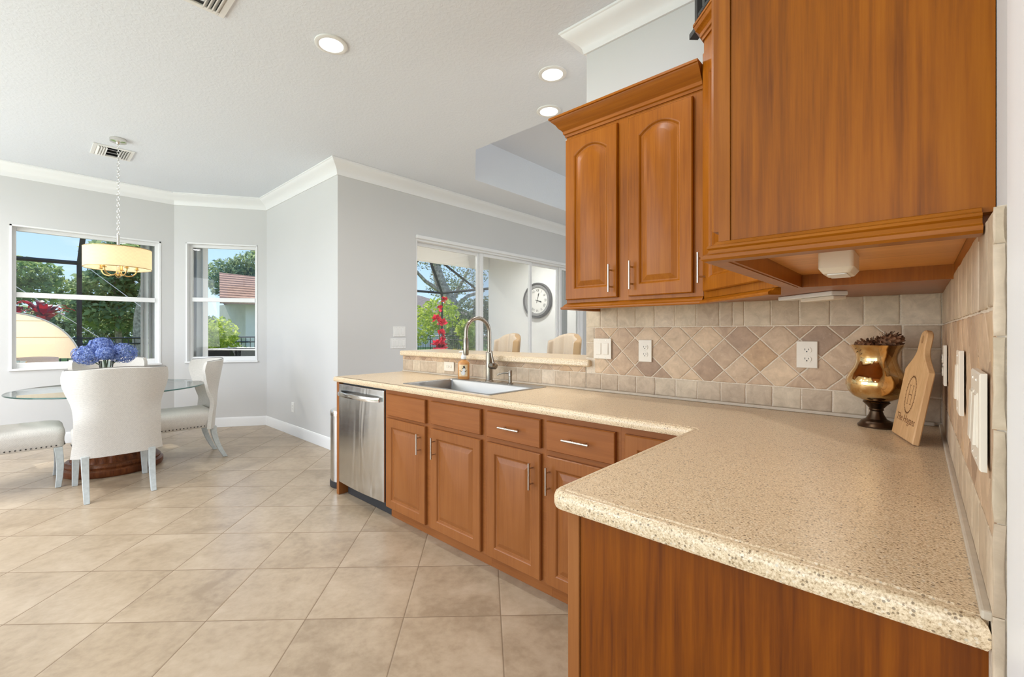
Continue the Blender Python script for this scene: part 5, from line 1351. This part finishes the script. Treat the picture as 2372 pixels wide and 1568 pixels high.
# covered grill, daybed, ti plants, flower stalk
t = thing('covered_grill', 'barbecue grill under a black fitted cover outside the narrow window', 'grill', (-8.0, 2.45, -.05))
b = MB(); RG = Matrix.Translation((-8.05, 2.55, -.05)) @ Matrix.Rotation(radians(35), 4, 'Z')
def ro(w_, d_, z, r_=.05): return [RG @ Vector((x, y, z)) for x, y in rounded([(-w_, -d_), (w_, -d_), (w_, d_), (-w_, d_)], [r_]*4)]
b.rings([ro(.56, .33, .001), ro(.55, .32, .2), ro(.545, .315, .85), ro(.54, .31, 1.03), ro(.50, .27, 1.04)]); b.build('cover', M['cover_black'], t, smooth=50)
MB().tube([ro(.54, .31, 1.03)[i] for i in range(24)]+[ro(.54, .31, 1.03)[0]], .012, 6, cap=False).build('cover_hem', M['shutter'], t)
dx, dy = -8.75, -.20
t = thing('daybed', 'patio daybed with a rounded peach canopy outside the large window', 'daybed', (dx, dy, -.05))
MB().lathe([(.80, .001), (.82, .05), (.82, .28), (.78, .30)], (dx, dy, -.05), 40).build('base', M['cushion_dark'], t, smooth=40)
MB().lathe([(.78, .301), (.80, .33), (.80, .50), (.76, .54)], (dx, dy, -.05), 40).build('cushion', M['cushion_dark'], t, smooth=50)
NU, NV = 24, 16; rs = []
for k in range(NV+1):
    e_ = radians(6+k*84/NV); ring = []
    for i in range(NU+1):
        az = pi*i/NU+pi/2
        ring.append((dx-.02+.72*cos(az)*cos(e_)*.85+.06*sin(e_), dy+.74*sin(az)*cos(e_), .80+.72*sin(e_)))
    rs.append(ring)
b = MB(); b.rings(rs, closed=False, cap=False); cn = b.build('canopy', M['canopy'], t, smooth=60)
for k in (5, 10): MB().tube([Vector(rs[k][i])+Vector((.006, 0, 0)) for i in range(NU+1)], .006, 5).build('canopy_rib', M['label'], cn, smooth=60)
edge = [rs[k][0] for k in range(NV+1)]+[rs[k][NU] for k in range(NV, -1, -1)]
MB().tube(edge, .012, 6).build('canopy_edge', M['white_plastic'], cn, smooth=60)
for s in (-1, 1): MB().tube([(dx, dy+s*.75, .26), (dx-.02, dy+s*.75, .86)], .018, 6).build('hinge_arm', M['iron'], t, smooth=50)
def pillow(label, c, w_, h_, rz, tilt, mat):
    Rp = Matrix.Translation(c) @ Matrix.Rotation(rz, 4, 'Z') @ Matrix.Rotation(tilt, 4, 'Y')
    N = 10; b = MB(); vs_ = []
    for side in (1, -1):
        for i in range(N+1):
            for k in range(N+1):
                u, v = -1+2*i/N, -1+2*k/N; th_ = .075*max(0, (1-u**4)*(1-v**4))**.6+.004
                vs_.append(Rp @ Vector((side*th_, u*w_/2*(1-.06*v*v), v*h_/2*(1-.06*u*u))))
    W_ = N+1; fs = []
    for s_ in (0, 1):
        for i in range(N):
            for k in range(N): a0 = s_*W_*W_+i*W_+k; fs.append((a0, a0+1, a0+W_+1, a0+W_))
    rim = [i for i in range(W_)]+[i*W_+N for i in range(1, W_)]+[N*W_+k for k in range(N-1, -1, -1)]+[i*W_ for i in range(N-1, 0, -1)]
    for q in range(len(rim)): a0, c0 = rim[q], rim[(q+1) % len(rim)]; fs.append((a0, c0, W_*W_+c0, W_*W_+a0))
    b.add(vs_, fs); tag(b.build('throw_pillow', mat, smooth=60), label, 'pillow', 'pillows on the daybed')
pillow('blush pink throw pillow leaning on the daybed', (-8.45, .08, .72), .44, .46, -.2, -.4, M['pillow_pink'])
pillow('teal and orange printed throw pillow on the daybed', (-8.28, -.22, .70), .5, .46, .1, -.55, M['pillow_print'])
def blade(b, base, az, L, w_, rise, mat=None):
    d = Vector((cos(az), sin(az), 0)); s_ = Vector((-sin(az), cos(az), 0)); N = 6; vs_ = []
    for i in range(N+1):
        a = i/N; p = Vector(base)+d*L*(a*.9)+Vector((0, 0, rise*sin(a*2.2)*L)); ww = w_*sin(pi*min(1, a*.85+.12))
        vs_ += [p-s_*ww, p+Vector((0, 0, -.01)), p+s_*ww]
    for i in range(N): b.add([vs_[i*3+k] for k in (0, 1, 2)]+[vs_[i*3+3+k] for k in (0, 1, 2)], [(0, 1, 4, 3), (1, 2, 5, 4)])
def ti_plant(label, base, h_, n_, L):
    t = thing('ti_plant', label, 'plant', (base[0], base[1], -.05), group='red ti plants behind the daybed')
    MB().tube([(base[0], base[1], -.05), (base[0], base[1], h_)], .02, 6).build('stem', M['bark'], t)
    b = MB()
    for k in range(n_): blade(b, (base[0], base[1], h_-.12*(k/n_)), k*2.4, L*random.uniform(.7, 1.1), L*.13, random.uniform(.3, 1.0))
    b.build('leaf_rosette', M['ti'], t, smooth=60)
ti_plant('dark red ti plant above the daybed canopy', (-10.45, .19, 0), 1.50, 18, .40)
ti_plant('bright red ti plant at the left jamb of the large window', (-10.6, -.14, 0), 1.50, 14, .30)
ti_plant('upper red ti plant at the left edge of the large window', (-11.7, -.68, 0), 2.15, 14, .5)
# red flower stalk in a pot on a stand
qx, qy = -6.5, 5.28
t = thing('plant_stand', 'dark plant stand out on the lanai', 'stand', (qx, qy, -.02))
MB().box(qx-.16, qx+.16, qy-.16, qy+.16, .66, .69).build('shelf', M['iron'], t)
for a in (-1, 1):
    for c_ in (-1, 1): MB().box(qx+a*.14-.012, qx+a*.14+.012, qy+c_*.14-.012, qy+c_*.14+.012, -.019, .66).build('leg', M['iron'], t)
t = thing('flowering_plant', 'red orchid stalk in a glazed pot beyond the bar ledge', 'potted plant', (qx, qy, .691))
MB().lathe([(.075, .0), (.08, .01), (.11, .2), (.12, .28), (.112, .28), (.10, .2)], (qx, qy, .691), 24).build('pot', M['ceramic'], t, smooth=50)
MB().tube([(qx, qy, .93), (qx+.02, qy-.01, 1.25), (qx-.01, qy, 1.55), (qx+.03, qy+.06, 1.88)], .008, 6).build('stalk', M['stem'], t, smooth=60)
for k, (oy, z, r) in enumerate(((.10, 1.86, .075), (-.02, 1.70, .075), (-.09, 1.50, .095), (.05, 1.42, .105), (.03, 1.24, .09), (.05, 1.12, .07), (-.10, 1.05, .08), (.0, 1.03, .10), (.09, .99, .08))):
    b = MB(); c_ = Vector((qx+.03, qy+oy, z))
    for m_ in range(16): 
        d = Vector((random.gauss(.3, .6), random.gauss(0, .8), random.gauss(.5, .6))).normalized(); e_ = d.orthogonal().normalized(); e_.rotate(Matrix.Rotation(random.uniform(0, 6.3), 3, d))
        b.add([c_, c_+d*r*.6+e_*r*.4, c_+d*r*1.1, c_+d*r*.6-e_*r*.4], [(0, 1, 2, 3)])
    b.build('blossom', M['red'], t)
b = MB()
for k in range(10): blade(b, (qx, qy, .95), k*2.4, .2, .03, .5)
b.build('leaf', M['ti'], t, smooth=60)
